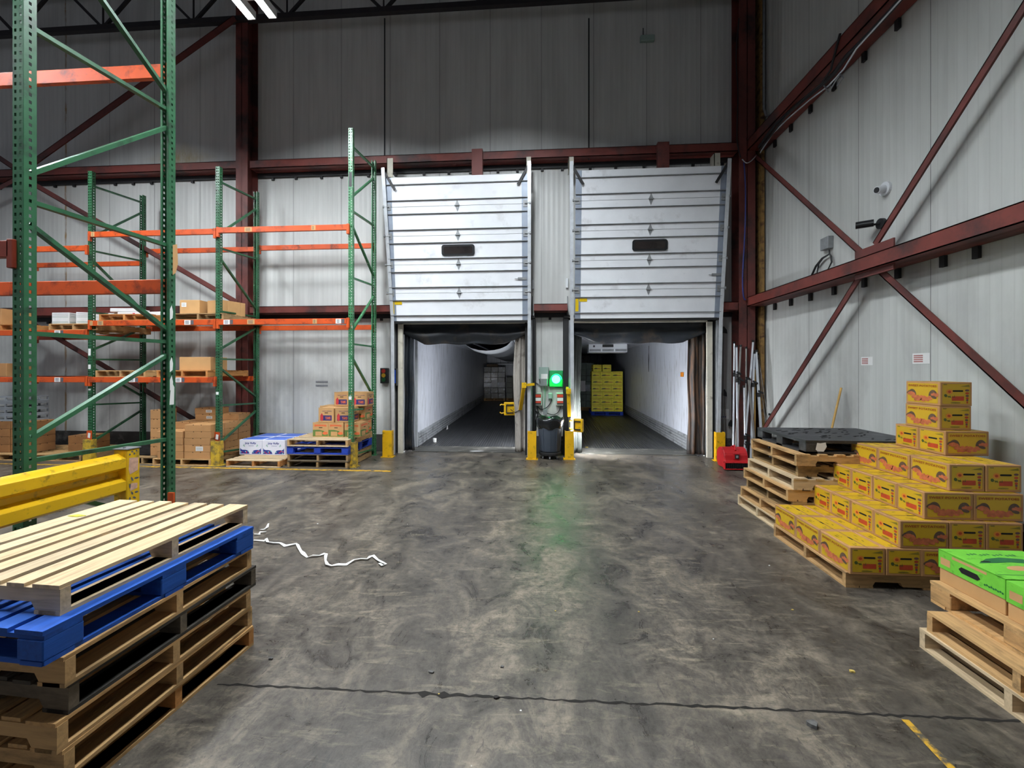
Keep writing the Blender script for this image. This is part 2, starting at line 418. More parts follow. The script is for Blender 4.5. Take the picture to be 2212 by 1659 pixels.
def girt_right(ztop, zbot, label, clips=True):
    zc = (ztop+zbot)/2; h = ztop-zbot
    t = thing('steel_girt', label, 'beam', (GX, -6, zc), kind='structure'); b = MB(); L = 8.48+6
    b.box(0, .012, 0, L, -h/2, h/2); b.box(0, .33, 0, L, h/2-.012, h/2); b.box(0, .33, 0, L, -h/2, -h/2+.012)
    b.box(.15, .165, 0, L, -h/2, h/2); b.build('beam_body', M_RED, t)
    b = MB(); r = random.Random(5); y = L-.4
    while y > 5:
        b.box(.31, .345, y, y+.06, -h/2-.12, -h/2); y -= r.uniform(.34, .60)
    b.build('panel_clips', M_BLACK, t)
girt_right(3.13, 2.955, 'red steel girt across the middle of the right wall')
girt_right(6.15, 5.95, 'upper red steel girt on the right wall carrying the cables')
up = (1, 0, 0)
brace(onX(1634, 336, 4.1), onX(1869, 548, 4.1), 'right wall brace falling from the corner column to the girt', .08, up)
brace(onX(2290, -95, 4.1), onX(1896, 528, 4.1), 'right wall brace rising right above the middle girt', .08, up)
brace(onX(1866, 592, 4.1), onX(1655, 925, 4.1), 'right wall brace falling left below the middle girt', .08, up)
brace(onX(1908, 585, 4.1), onX(2500, 1120, 4.1), 'right wall brace falling right below the middle girt', .08, up)
# gusset where the right braces meet
g = onX(1882, 560, 3.97); b = MB().box(0, .02, -.3, .3, -.16, .20)
tag(b.build('gusset_plate', M_REDD, loc=(3.99, g.y, g.z-.03)), 'red gusset plate where the right wall braces cross', 'plate', kind='structure')
# open web joist under the roof
t = thing('roof_joist', 'dark open-web roof joist along the top of the back wall', 'joist', (0, 8.45, 9.07), kind='structure')
MB().box(-18, 3.9, -.05, .05, -.055, .055).box(-18, 3.9, -.05, .05, .9, 1.0).build('chord', M_TRUSS, t)
b = MB(); x = -3.24-2.06*7
while x < 3.6:
    b.cyl((x, 0, 0), (x, 0, .95), .018, n=6); b.bar((x, 0, 0), (x+.95, 0, .95), .05, .05, up=(0, 1, 0)); b.bar((x, 0, 0), (x-.95, 0, .95), .05, .05, up=(0, 1, 0)); x += 2.06
b.build('web_member', M_TRUSS, t)
for px, lb in ((831, 'dark hanging rod on the upper wall above the left dock door'), (1272, 'dark hanging rod on the upper wall above the right dock door')):
    p = onY(px, 40, 8.6); q = onY(px, 345, 8.6)
    tag(MB().cyl((0, 0, q.z-p.z), (0, 0, 0), .014, n=8).build('hanger_rod', M_BLACK, loc=(p.x, 8.6, p.z)), lb, 'rod', kind='structure')
# brown stubs and white hangers under the upper girt
for px0, px1, y1, lb in ((1020, 1043, 384, 'brown steel stub hanging from the girt above the left dock door'), (1419, 1444, 372, 'brown steel stub hanging from the girt above the right dock door')):
    p = onY(px0, 340, 8.45); q = onY(px1, y1, 8.45)
    tag(MB().box(0, q.x-p.x, 0, .1, 5.5-6.15, 0).build('steel_stub', M_REDD, loc=(p.x, 8.39, 6.15)), lb, 'bracket', kind='structure')
def hanger(px0, px1, y0, y1, lb):
    p = onY(px0, y0, 8.42); q = onY(px1, y1, 8.42); b = MB(); W = q.x-p.x; H = p.z-q.z
    b.box(0, W, 0, .012, -H, 0); b.box(0, .012, 0, .2, -H, 0)
    t = b.build('track_hanger', M_JAMB, loc=(p.x, 8.38, p.z)); tag(t, lb, 'bracket')
hanger(837, 850, 344, 384, 'white track hanger at the upper left of the left dock door')
hanger(1136, 1147, 341, 383, 'white track hanger at the upper right of the left dock door')
hanger(1228, 1239, 341, 370, 'white track hanger at the upper left of the right dock door')
hanger(1541, 1554, 333, 378, 'white track hanger at the upper right of the right dock door')

# ---------------------------------------------------------------- ceiling lights
m_tube = mat('lit_tube', '#f3faff', .5, var=0, emit=TUBE); m_house = mat('fixture_white', '#d0d0d0', .5, var=.02)
def lamp_proto():
    t = thing('ceiling_light', 'x', 'ceiling light')
    b = MB(); b.box(-.24, .24, -.42, -.34, .05, .09); b.box(-.24, .24, .34, .42, .05, .09)
    for c in (-.16, .16):
        b.box(c-.06, c+.06, -.62, .62, .04, .07); b.box(c-.06, c-.052, -.62, .62, -.04, .04); b.box(c+.052, c+.06, -.62, .62, -.04, .04)
        b.box(c-.06, c+.06, -.63, -.62, -.04, .07); b.box(c-.06, c+.06, .62, .63, -.04, .07)
    b.build('housing', m_house, t)
    for s in (-.16, .16): MB().cyl((s, -.6, 0), (s, .6, 0), .028, n=10).build('tube', m_tube, t)
    for y in (-.4, .4): MB().cyl((0, y, .08), (0, y, 3.28), .006, n=6).build('hanging_wire', M_BLACK, t)
    return Proto(t)
lp = lamp_proto()
for i, (x, y) in enumerate(LAMPS):
    if i == 0: lab = 'twin tube strip light hanging lit above the near rack'
    else: lab = 'twin tube strip light hanging in the row of ceiling lights outside the picture'
    lp.place((x, y, LAMPZ), 0, lab, 'hanging strip lights')
# ================================================================ DOCK DOORS
m_stile = mat('blue_grey_stile', '#8f98a6', .4, metal=.3, var=.1)
m_blackpl = mat('black_plastic', '#17181a', .35, var=.15)
m_glass = mat('dark_window_glass', '#2a2422', .08, var=.4, scale=3)
m_yt = mat('yellow_tape', '#d8b508', .4, var=.05)
def dock_door(name, bl, br, ztop, tilt, label):
    t = thing(name, label, 'door', bl, 0, kind='structure'); t.rotation_euler = (tilt, 0, 0)
    W = br.x-bl.x; H = (ztop-bl.z)/math.cos(tilt); sh = H/5
    for i in range(5):
        z0 = i*sh; b = MB(); b.box(.0, W, 0, .045, z0+.003, z0+sh-.003, 0)
        b.box(0, .115, -.004, 0, z0+.003, z0+sh-.003, 1); b.box(W-.115, W, -.004, 0, z0+.003, z0+sh-.003, 1)
        for f in (.22, .76):
            zz = z0+sh*f; b.box(.0, W, -.034, -.004, zz-.004, zz, 2); b.box(0, W, -.034, -.030, zz-.012, zz, 2); b.box(0, W, -.004, 0, zz-.016, zz-.004, 2)
        sec = b.build('door_section', [M_DOOR, m_stile, M_GALVD], t, bevel=.002)
        if i:
            b = MB(); c = (W/2+.02, -.012, z0)
            b.prism([(-.045, 0), (0, -.115), (.045, 0), (0, .115)], (c[0], -.002, c[2]), (1, 0, 0), (0, 0, 1), (0, -.006, 0))
            b.cyl((c[0]-.05, -.02, z0), (c[0]+.05, -.02, z0), .012, n=8); b.build('centre_hinge', M_GALVD, t)
            for sx in (0, 1):
                b = MB(); x = .04 if sx == 0 else W-.04; b.box(x-.05, x+.05, -.016, -.004, z0-.06, z0+.06); b.cyl((x-.09 if sx == 0 else x-.02, -.03, z0), (x+.02 if sx == 0 else x+.09, -.03, z0), .011, n=8)
                b.cyl((x-.1 if sx == 0 else x+.07, -.03, z0), (x-.07 if sx == 0 else x+.1, -.03, z0), .026, n=10)
                b.build('roller_hinge', M_GALVD, t)
    # window in the middle section
    zc = 2.48*sh; xc = W/2+.02; b = MB()
    def rr(w_, h_, r, n=5):
        P = []
        for cx_, cy_, a0 in ((w_-r, h_-r, 0), (-w_+r, h_-r, PI/2), (-w_+r, -h_+r, PI), (w_-r, -h_+r, 1.5*PI)):
            for k in range(n+1): P.append((cx_+r*math.cos(a0+k*PI/2/n), cy_+r*math.sin(a0+k*PI/2/n)))
        return P
    b.prism(rr(.33, .105, .05), (xc, -.005, zc), (1, 0, 0), (0, 0, 1), (0, -.02, 0))
    fr = b.build('window_frame', m_blackpl, t)
    b = MB(); b.prism(rr(.285, .07, .035), (xc, -.024, zc), (1, 0, 0), (0, 0, 1), (0, -.004, 0)); b.build('pane', m_glass, fr)
    b = MB(); b.box(0, W, .0, .05, -.045, .0); b.build('bottom_seal', M_RUBBER, t)
    b = MB(); b.box(.015, .075, -.008, -.0045, sh*.26, sh*.70); b.box(.09, .24, -.008, -.0045, sh*.60, sh*.71); b.build('warning_tape', m_yt, t)
    b = MB(); b.box(W-.20, W-.03, -.02, -.005, sh*1.42, sh*1.50); b.box(W-.26, W-.18, -.03, -.015, sh*1.45, sh*1.465); b.build('slide_bolt', M_GALVD, t)
    return t
bl1 = onY(845, 693, 8.44); br1 = onY(1141, 688, 8.44); br1.z = bl1.z = 2.72
D1 = dock_door('door_1', bl1, br1, 5.50, .118, 'white sectional dock door raised over the left trailer, orange reflection in its window')
bl2 = onY(1241, 690, 8.44); br2 = onY(1556, 690, 8.44); bl2.z = br2.z = 2.74
D2 = dock_door('door_2', bl2, br2, 5.52, .118, 'white sectional dock door raised over the right trailer')
def track(p0, p1, p2, side, lb):
    """p0 floor, p1 bend, p2 top; C-section steel track"""
    t = thing('door_track', lb, 'track', p0); b = MB()
    for a, c in ((p0, p1), (p1, p2)):
        a = a-p0; c = c-p0
        b.bar(a+Vector((0, 0, 0)), c, .06, .012, 0, up=(0, 1, 0)); b.bar(a+Vector((side*.03, .03, 0)), c+Vector((side*.03, .03, 0)), .012, .07, 0, up=(0, 1, 0))
    b.build('rail', M_GALV, t)
    MB().box(-.07 if side < 0 else .0, .0 if side < 0 else .07, .03, .25, 0, p1.z).build('track_angle', M_GALVD, t)
    b = MB(); q = p2-p0; b.bar(q+Vector((0, .02, -.05)), q+Vector((-side*.22, .05, -.42)), .05, .01, 0, up=(0, 1, 0)); b.build('lift_arm', M_BLACK, t)
    return t
def tk(px0, py0, px1, py1, px2, py2, side, lb):
    p0 = onY(px0, py0, 8.50); p0.z = 0; p1 = onY(px1, py1, 8.42); p2 = onY(px2, py2, 8.05)
    track(p0, p1, p2, side, lb)
tk(850, 985, 848, 690, 827, 362, -1, 'steel door track left of the left dock door')
tk(1142, 985, 1143, 690, 1143, 348, 1, 'steel door track right of the left dock door')
tk(1237, 985, 1236, 690, 1235, 348, -1, 'steel door track left of the right dock door')
tk(1551, 985, 1557, 690, 1576, 342, 1, 'long bright steel door track right of the right dock door')
def opening(n, xl, xr):
    ml, mr = (0, 1) if n == 1 else (1, 0)
    b = MB(); b.box(xl-.10, xl, 8.6, 8.66, 0, OZ+.10, ml); b.box(xr, xr+.10, 8.6, 8.66, 0, OZ+.10, mr); b.box(xl-.10, xr+.10, 8.6, 8.66, OZ, OZ+.105)
    b.box(xl-.10, xl-.07, 8.66, 8.83, 0, OZ+.1, 1); b.box(xr+.07, xr+.1, 8.66, 8.83, 0, OZ+.1, 1); b.box(xl-.10, xr+.10, 8.66, 8.83, OZ+.07, OZ+.1, 1)
    o = b.build('trim_%d' % n, [M_JAMB, M_RUBBER]); tag(o, kind='structure')
    b = MB(); b.box(xl-.21, xl-.10, 8.66, 8.80, 0, OZ+.1); b.box(xr+.10, xr+.21, 8.66, 8.8, 0, OZ+.1); b.box(xl-.2, xr+.2, 8.64, 8.8, OZ+.105, OZ+.16)
    b.build('edge_seal', M_RUBBER, o)
opening(1, o1l, o1r); opening(2, o2l, o2r)

# ================================================================ CURTAINS OF THE DOCK SHELTERS
m_cur = mat('black_curtain', '#262b31', .42, var=.3, scale=3, dirt=('#4d453d', .35, 2.2))
m_cur2 = mat('streaked_curtain', '#3d3835', .6, var=.25, scale=3, stretch=(6, 6, .7), dirt=('#6a4e3a', .55, 3))
m_cur3 = mat('pale_curtain', '#a09a92', .6, var=.12, scale=3, dirt=('#56504a', .35, 3))
def curtain(name, xa, xb, z0, z1, y, m, lb, seed, sag=0, widen=0):
    """hanging sheet with folds and thickness; xb edge may bow"""
    r = random.Random(seed); nx, nz = 22, 26; W = xb-xa; V = []; b = MB()
    ph = [r.uniform(0, 6) for _ in range(4)]
    for j in range(nz+1):
        v = j/nz
        for i in range(nx+1):
            u = i/nx
            z = z0+(z1-z0)*v
            x = xa+W*u+widen*math.sin(PI*v)*u*W*.12+.012*math.sin(9*v+ph[3])*u
            dy = .035*math.sin(u*11+ph[0]+1.3*v)+.02*math.sin(u*23+ph[1]-2*v)+.012*math.sin(v*14+ph[2])
            V.append((x, y+dy, z))
    b.v = V
    for j in range(nz):
        for i in range(nx):
            k = j*(nx+1)+i; b.f.append((k, k+1, k+nx+2, k+nx+1)); b.m.append(0)
    o = b.build(name, m, smooth=True); s = o.modifiers.new('thick', 'SOLIDIFY'); s.thickness = .006
    return tag(o, lb, 'curtain')
def header(xa, xb, ztop, zedge, zmid, y, lb, seed):
    r = random.Random(seed); nx, nz = 40, 16; b = MB(); ph = [r.uniform(0, 6) for _ in range(3)]
    for j in range(nz+1):
        v = j/nz
        for i in range(nx+1):
            u = i/nx; e = 4*u*(1-u)
            zb = zedge+(zmid-zedge)*min(1, e*1.7)+.012*math.sin(u*25+ph[0])
            z = ztop+(zb-ztop)*v
            dy = .05*math.sin(v*7+ph[1]+e*2)*v+.03*math.sin(u*17+ph[2])*v - .05*v
            b.v.append((xa+(xb-xa)*u, y+dy, z))
    for j in range(nz):
        for i in range(nx):
            k = j*(nx+1)+i; b.f.append((k, k+1, k+nx+2, k+nx+1)); b.m.append(0)
    o = b.build('header_curtain', m_cur, smooth=True); s = o.modifiers.new('thick', 'SOLIDIFY'); s.thickness = .006
    tag(o, lb, 'curtain'); return o
CY = 8.84
x = onY(896, 900, CY).x
curtain('side_curtain', o1l-.055, x, .02, OZ+.04, CY, m_cur, 'dark creased side curtain on the left of the left dock opening', 3, widen=-1)
x0 = onY(1113, 900, CY).x
curtain('side_curtain', o1r+.055, x0, .02, OZ+.04, CY, m_cur3, 'pale grey side curtain on the right of the left dock opening', 5, widen=1)
x0 = onY(1256, 900, CY).x
curtain('side_curtain', o2l-.055, x0, .02, OZ+.04, CY, mat('grey_green_curtain', '#2a2e2a', .9, var=.2, scale=3, dirt=('#1c1e1c', .35, 3)), 'narrow side curtain on the left of the right dock opening, beside the green signal', 7, widen=-.5)
x0 = onY(1486, 900, CY).x
curtain('side_curtain', o2r+.055, x0, .02, OZ+.04, CY, m_cur2, 'brown streaked side curtain on the right of the right dock opening', 9)
header(o1l-.05, o1r+.05, OZ+.05, 2.50, 2.27, 8.80, 'sagging black header curtain across the top of the left dock opening', 2)
header(o2l-.05, o2r+.05, OZ+.05, 2.50, 2.28, 8.80, 'sagging black header curtain across the top of the right dock opening', 6)

# ================================================================ TRAILERS
m_tw = mat('trailer_liner', '#c3c6cd', .35, var=.06, scale=2, stretch=(5, 5, .5), dirt=('#7e7f80', .3, 3))
m_tf = NT('trailer_floor'); sp = m_tf.n.new('ShaderNodeSeparateXYZ'); m_tf.link(m_tf.tc.outputs['Object'], sp.inputs[0])
gr = m_tf.math('SINE', m_tf.math('MULTIPLY', sp.outputs[0], 2*PI/.055))
nn = m_tf.noise(m_tf.mapped((6, .6, 1)), 1.5, 6, .65)
oc = m_tf.ramp(nn, [(.3, lin('#2b2c2e')), (.7, lin('#4a4b4c'))]); oc = m_tf.mix(m_tf.ramp(gr, [(.55, 0.0), (.95, .7)]), oc, lin('#18181a'))
m_tf.base(oc); m_tf.b.inputs['Roughness'].default_value = .38; m_tf.b.inputs['Metallic'].default_value = .3; m_tf.bump(gr, .004); m_tf = m_tf.mat
m_scuff = mat('scuff_plate', '#a3a6a8', .4, metal=.3, var=.2, scale=6, dirt=('#3c3a38', .3, 5))
def trailer(loc, rz, W, H, L, label, mirror):
    t = thing('trailer', label, 'trailer', loc, rz)
    MB().box(-.06, 0, 0, L, 0, H).build('side_wall', m_tw, t); MB().box(W, W+.06, 0, L, 0, H).build('side_wall', m_tw, t)
    MB().box(-.06, W+.06, 0, L, -.12, .012).build('trailer_deck', m_tf, t)
    MB().box(-.06, W+.06, 0, L, H, H+.06).build('roof', m_tw, t)
    MB().box(-.06, W+.06, L, L+.08, 0, H).build('front_wall', m_tw, t)
    for x0, s in ((0, 1), (W, -1)):
        b = MB()
        for k in range(5):
            z = .012+k*.064; b.prism([(0, 0), (.03, .008), (.03, .05), (0, .062)], (x0, 0, z), (s, 0, 0), (0, 0, 1), (0, L, 0))
        b.build('scuff_plate', m_scuff, t)
    b = MB(); b.box(-.06, .0, -.03, .0, 0, H); b.box(W, W+.06, -.03, 0, 0, H); b.build('rear_frame', M_GALV, t)
    return t
T1 = trailer((-2.80, 9.36, 0), .031, 2.5, 2.53, 15.6, 'empty-fronted white lined trailer docked at the left door', 0)
T2 = trailer((.60, 9.36, 0), -.021, 2.5, 2.53, 15.6, 'white lined trailer docked at the right door, yellow cartons inside', 1)
m_lev = mat('dock_plate', '#55544f', .5, metal=.4, var=.25, scale=4, dirt=('#8b8880', .3, 4))
for (a, c, lb) in ((o1l, o1r, 'worn steel dock plate in the left doorway'), (o2l, o2r, 'worn steel dock plate in the right doorway')):
    b = MB().box(.14, c-a-.14, 0, .62, -.012, .014); tag(b.build('dock_plate', m_lev, loc=(a, 8.78, 0)), lb, 'plate')
# pieces inside the trailers
m_chute = mat('air_chute_fabric', '#8d9092', .7, var=.15, scale=2)
b = MB(); NS = 24; NA = 10
for i in range(NS+1):
    y = 1.0+i*(13.6/NS); dz = .30+.06*math.sin(i*1.1)
    for k in range(NA+1):
        a = PI*k/NA; b.v.append((1.45+.62*math.cos(a), y, 2.50-dz*math.sin(a)))
for i in range(NS):
    for k in range(NA):
        q = i*(NA+1)+k; b.f.append((q, q+1, q+NA+2, q+NA+1)); b.m.append(0)
b.build('air_chute', m_chute, T1, smooth=True)
b = MB(); b.box(0, 2.0, 0, .06, 0, .06); tag(b.build('load_beam', M_WHITE, T1, loc=(.3, 14.6, 2.0)), 'white cross beam')
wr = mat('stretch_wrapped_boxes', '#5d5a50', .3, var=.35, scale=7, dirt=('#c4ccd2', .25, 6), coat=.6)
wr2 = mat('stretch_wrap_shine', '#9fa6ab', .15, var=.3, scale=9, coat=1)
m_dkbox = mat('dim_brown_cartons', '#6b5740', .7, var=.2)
def tloc(T, x, y, z=0):
    M = Matrix.Translation(T.location) @ Matrix.Rotation(T.rotation_euler[2], 4, 'Z'); return M @ Vector((x, y, z))

# ---------------------------------------------------------------- PALLETS
def pallet_proto(kind, nx, ny, key, notch=True, name='wooden_pallet', bkey=None, nb=7, seed=0, h=.123, turn=False):
    """stringers run along x (length nx), deck boards along y (length ny)"""
    if turn: nx, ny = ny, nx
    r = random.Random(seed); ax, ac = woods(key); bx, bc = woods(bkey or key)
    t = thing(name, 'x', 'pallet')
    th = .016; hs = h-2*th
    for j, y in enumerate((-ny/2+.02, 0, ny/2-.02)):
        b = MB(); xs = -nx/2+.004*r.random()
        if notch:
            q = nx/4; n0, n1 = -q-.11, -q+.11
            P = [(-nx/2, 0)]
            for c in (-q, q): P += [(c-.115, 0), (c-.095, .034), (c+.095, .034), (c+.115, 0)]
            P += [(nx/2, 0), (nx/2, hs), (-nx/2, hs)]
            b.prism(P, (0, y-.019, th), (1, 0, 0), (0, 0, 1), (0, .038, 0))
        else: b.box(-nx/2, nx/2, y-.019, y+.019, th, th+hs)
        b.build('stringer', ax, t)
    b = MB(); wtot = nx
    ws = [(.135 if i in (0, nb-1) else .088)*(1+.06*r.uniform(-1, 1)) for i in range(nb)]
    gap = (wtot-sum(ws))/(nb-1); x = -nx/2
    for i, wd in enumerate(ws):
        e0, e1 = r.uniform(-.006, .006), r.uniform(-.006, .006)
        M = Matrix.Translation((x+wd/2, 0, h-th/2)) @ Matrix.Rotation(r.uniform(-.008, .008), 4, 'Z')
        b.box(-wd/2, wd/2, -ny/2+e0, ny/2+e1, -th/2, th/2, 0, M); x += wd+gap
    b.build('top_deck', bc, t)
    b = MB()
    for i, xx in enumerate((-nx/2+.05, -nx/4-.16, 0, nx/4+.16, nx/2-.05)):
        wd = .1; b.box(xx-wd/2, xx+wd/2, -ny/2, ny/2, 0, th)
    b.build('bottom_deck', bc, t)
    return Proto(t, turn)
def block_proto(nx, ny, key, name='wooden_pallet', h=.135, deck_x=False, seed=0):
    ax, ac = woods(key); t = thing(name, 'x', 'pallet'); r = random.Random(seed); th = .018
    for x in (-nx/2+.06, 0, nx/2-.06):
        for y in (-ny/2+.07, 0, ny/2-.07):
            b = MB().box(x-.06, x+.06, y-.07, y+.07, th, h-2*th); b.build('block', ac, t, bevel=.004)
    b = MB()
    for y in (-ny/2+.07, 0, ny/2-.07): b.box(-nx/2, nx/2, y-.065, y+.065, h-2*th, h-th)
    b.build('stringer_board', ax, t)
    b = MB(); nb = 8; x = -nx/2
    ws = [.13 if i in (0, nb-1) else .085 for i in range(nb)]; gap = (nx-sum(ws))/(nb-1)
    for wd in ws: b.box(x, x+wd, -ny/2, ny/2, h-th, h); x += wd+gap
    b.build('top_deck', ac, t)
    b = MB()
    for y in (-ny/2+.055, 0, ny/2-.055): b.box(-nx/2, nx/2, y-.05, y+.05, 0, th)
    for x in (-nx/2+.055, nx/2-.055): b.box(x-.05, x+.05, -ny/2, ny/2, .0, th-.001)
    b.build('bottom_deck', ax, t)
    return Proto(t)
HP = .123
# left foreground stack: 7 pallets
LX, LD = .93, 1.03
pL = {k: pallet_proto('s', LX, LD, key, name='wooden_pallet', seed=s, bkey=bk) for k, key, s, bk in
      (('pale', 'pale', 1, None), ('tan', 'tan', 2, None), ('dark', 'grey', 3, 'dark'), ('or', 'orange', 4, 'tan'))}
pB = block_proto(LX+.06, LD+.06, 'blue', 'blue_pallet', h=.135)
stackrz = -.035
farR = at(548, 1392, 0)                       # far right foot of the stack
def stack_pos(dx, dy, nx, ny, rz):             # centre from the far right corner
    c = Vector((farR.x+dx, farR.y+dy, 0)); M = Matrix.Rotation(rz, 3, 'Z'); return c+M @ Vector((-nx/2, -ny/2, 0))
z = 0
for i, (k, dx, dy, rz, lb) in enumerate((
    ('or', .0, .0, -.075, 'orange-tinged wooden pallet at the bottom of the left foreground stack'),
    ('tan', -.01, .0, -.04, 'tan wooden pallet second from the floor in the left foreground stack'),
    ('tan', -.005, -.02, -.05, 'tan wooden pallet under the dark grey one in the left foreground stack'),
    ('dark', .0, .02, -.055, 'dark weathered pallet in the middle of the left foreground stack'),
    ('tan', -.015, .0, -.03, 'stamped tan pallet directly under the blue one in the left foreground stack'),
    ('blue', .0, .0, -.06, 'blue block pallet second from the top of the left foreground stack'),
    ('pale', -.07, .04, -.045, 'pale slatted pallet on top of the left foreground stack'))):
    if k == 'blue':
        p = stack_pos(dx, dy, LX+.06, LD+.06, rz); pB.place((p.x, p.y, z), rz, lb, 'pallets in the left foreground stack'); z += .135
    else:
        p = stack_pos(dx, dy, LX, LD, rz); pL[k].place((p.x, p.y, z), rz, lb, 'pallets in the left foreground stack'); z += HP
ZTOPL = z
# right foreground stack of three under the green cartons
pr = {k: pallet_proto('s', 1.2, 1.02, k, seed=8+i) for i, k in enumerate(('tan', 'pale'))}
prb = block_proto(1.2, 1.02, 'tan', 'wooden_pallet', h=.135, seed=5)
def place_fl(P, px, py, z, nx, ny, rz, label, group, corner='farleft'):
    c = at(px, py, z); sx = 1; sy = -1 if corner == 'farleft' else 1
    M = Matrix.Rotation(rz, 3, 'Z'); p = Vector((c.x, c.y, 0))+M @ Vector((sx*nx/2, sy*ny/2, 0))
    return P.place((p.x, p.y, z), rz, label, group)
G = 'pallets under the green cartons'
place_fl(pr['pale'], 1986, 1397, 0, 1.2, 1.02, .0, 'pale wooden pallet on the floor at the bottom under the green cartons', G)
place_fl(pr['tan'], 2002, 1362, HP, 1.2, 1.02, -.02, 'darker tan pallet in the middle of the three under the green cartons', G)
place_fl(prb, 2009, 1298, 2*HP, 1.2, 1.02, -.01, 'block pallet directly beneath the green cartons', G)
ZG = 2*HP+.135
# dark stack: seven wooden pallets and a black plastic one
ps = {k: pallet_proto('s', 1.2, .99, k, seed=20+i) for i, k in enumerate(('tan', 'pale', 'old'))}
G = 'wooden pallets beneath the black plastic pallet'
for i, (px, py, k, lb) in enumerate((
    (1593.5, 1067.8, 'pale', 'pale wooden pallet on the floor at the bottom of the stack beside the sweet potatoes'),
    (1599.5, 1049.7, 'tan', 'wooden pallet second from the floor beneath the black plastic pallet'),
    (1613, 1031, 'old', 'dingy wooden pallet third from the floor beneath the black plastic pallet'),
    (1606, 1010, 'tan', 'orange-edged wooden pallet fourth from the floor beneath the black plastic pallet'),
    (1615.4, 989.7, 'pale', 'pale stamped pallet fifth from the floor beneath the black plastic pallet'),
    (1624, 967, 'old', 'wooden pallet sixth from the floor, second below the black plastic pallet'),
    (1622, 947.7, 'tan', 'wooden pallet directly beneath the black plastic pallet'))):
    zt = (i+1)*HP; c = at(px, py, zt)
    ps[k].place((c.x+.6, c.y-.495, i*HP), RND.uniform(-.015, .01), lb, G)
t = thing('plastic_pallet', 'black plastic pallet on top of the wooden stack beside the sweet potatoes', 'pallet')
m_bp = mat('black_pallet_plastic', '#2b2c2f', .5, var=.25, scale=6, dirt=('#4e4f52', .35, 5))
b = MB(); nx, ny, h = 1.2, 1.0, .14
for x in (-nx/2+.06, 0, nx/2-.06):
    for y in (-ny/2+.06, 0, ny/2-.06): MB().box(x-.06, x+.06, y-.06, y+.06, .02, h-.02).build('foot_block', m_bp, t, bevel=.006)
b = MB()
for y in (-ny/2+.06, 0, ny/2-.06): b.box(-nx/2, nx/2, y-.06, y+.06, 0, .02)
for x in (-nx/2+.06, 0, nx/2-.06): b.box(x-.06, x+.06, -ny/2, ny/2, 0, .0195)
b.build('bottom_runners', m_bp, t)
b = MB(); r = random.Random(3); b.box(-nx/2, nx/2, -ny/2, ny/2, h-.03, h, 1)
for _ in range(46):
    x, y = r.uniform(-.52, .52), r.uniform(-.42, .42); b.cbox((x, y, h+.001), (r.uniform(.05, .12), .018, .003), rz=r.choice((.5, .6, .9)))
b.build('deck_plate', [M_DARKIN, m_bp], t)
b = MB(); b.prism([(0, .02), (.015, .09), (.05, .085), (.1, .095), (.11, .05), (.08, .0), (.02, .0)], (-nx/2+.10, -ny/2-.0, .025), (1, 0, 0), (0, 0, 1), (0, -.002, 0)); b.build('torn_label', M_PAPER, t)
c = at(1636, 923, 7*HP+.14)
t.location = (c.x+.6, c.y-.5, 7*HP); t.rotation_euler = (0, 0, .0)
PALTOP = c
# ================================================================ CARTONS
m_yp = mat('yellow_print', '#cba41e', .5, var=.06, scale=4, objvar=.06)
m_br = mat('brown_print', '#9a4416', .6, var=.1); m_sp = mat('potato_print', '#c46c44', .6, var=.25, scale=30)
m_spd = mat('potato_print_dark', '#604a3a', .6, var=.2, scale=30); m_ol = mat('olive_print', '#84741f', .6, var=.2, scale=20)
m_rd = mat('red_print', '#b8421f', .6, var=.15, scale=20); m_gp = mat('leaf_green_print', '#4c5a22', .6, var=.15)
m_or = mat('orange_print', '#dd8a2a', .6, var=.1); m_pu = mat('purple_print', '#6d4a4a', .6, var=.2, scale=20)
SW, SD, SH = .365, .268, .2165
def sides(w, d):
    return {'front': ((0, -d/2, 0), (1, 0, 0), w), 'back': ((0, d/2, 0), (-1, 0, 0), w),
            'left': ((-w/2, 0, 0), (0, -1, 0), d), 'right': ((w/2, 0, 0), (0, 1, 0), d)}
def carton(w, d, h, seam=True, bev=.004):
    b = MB(); b.box(-w/2, w/2, -d/2, d/2, 0, h, 0); return b
UP = (0, 0, 1)
def rrect(b, x0, x1, y0, y1, o, u, m, off, c=.35):
    k = (y1-y0)*c
    b.poly([(x0+k, y0), (x1-k, y0), (x1, y0+k), (x1, y1-k), (x1-k, y1), (x0+k, y1), (x0, y1-k), (x0, y0+k)], o, u, UP, m, off)
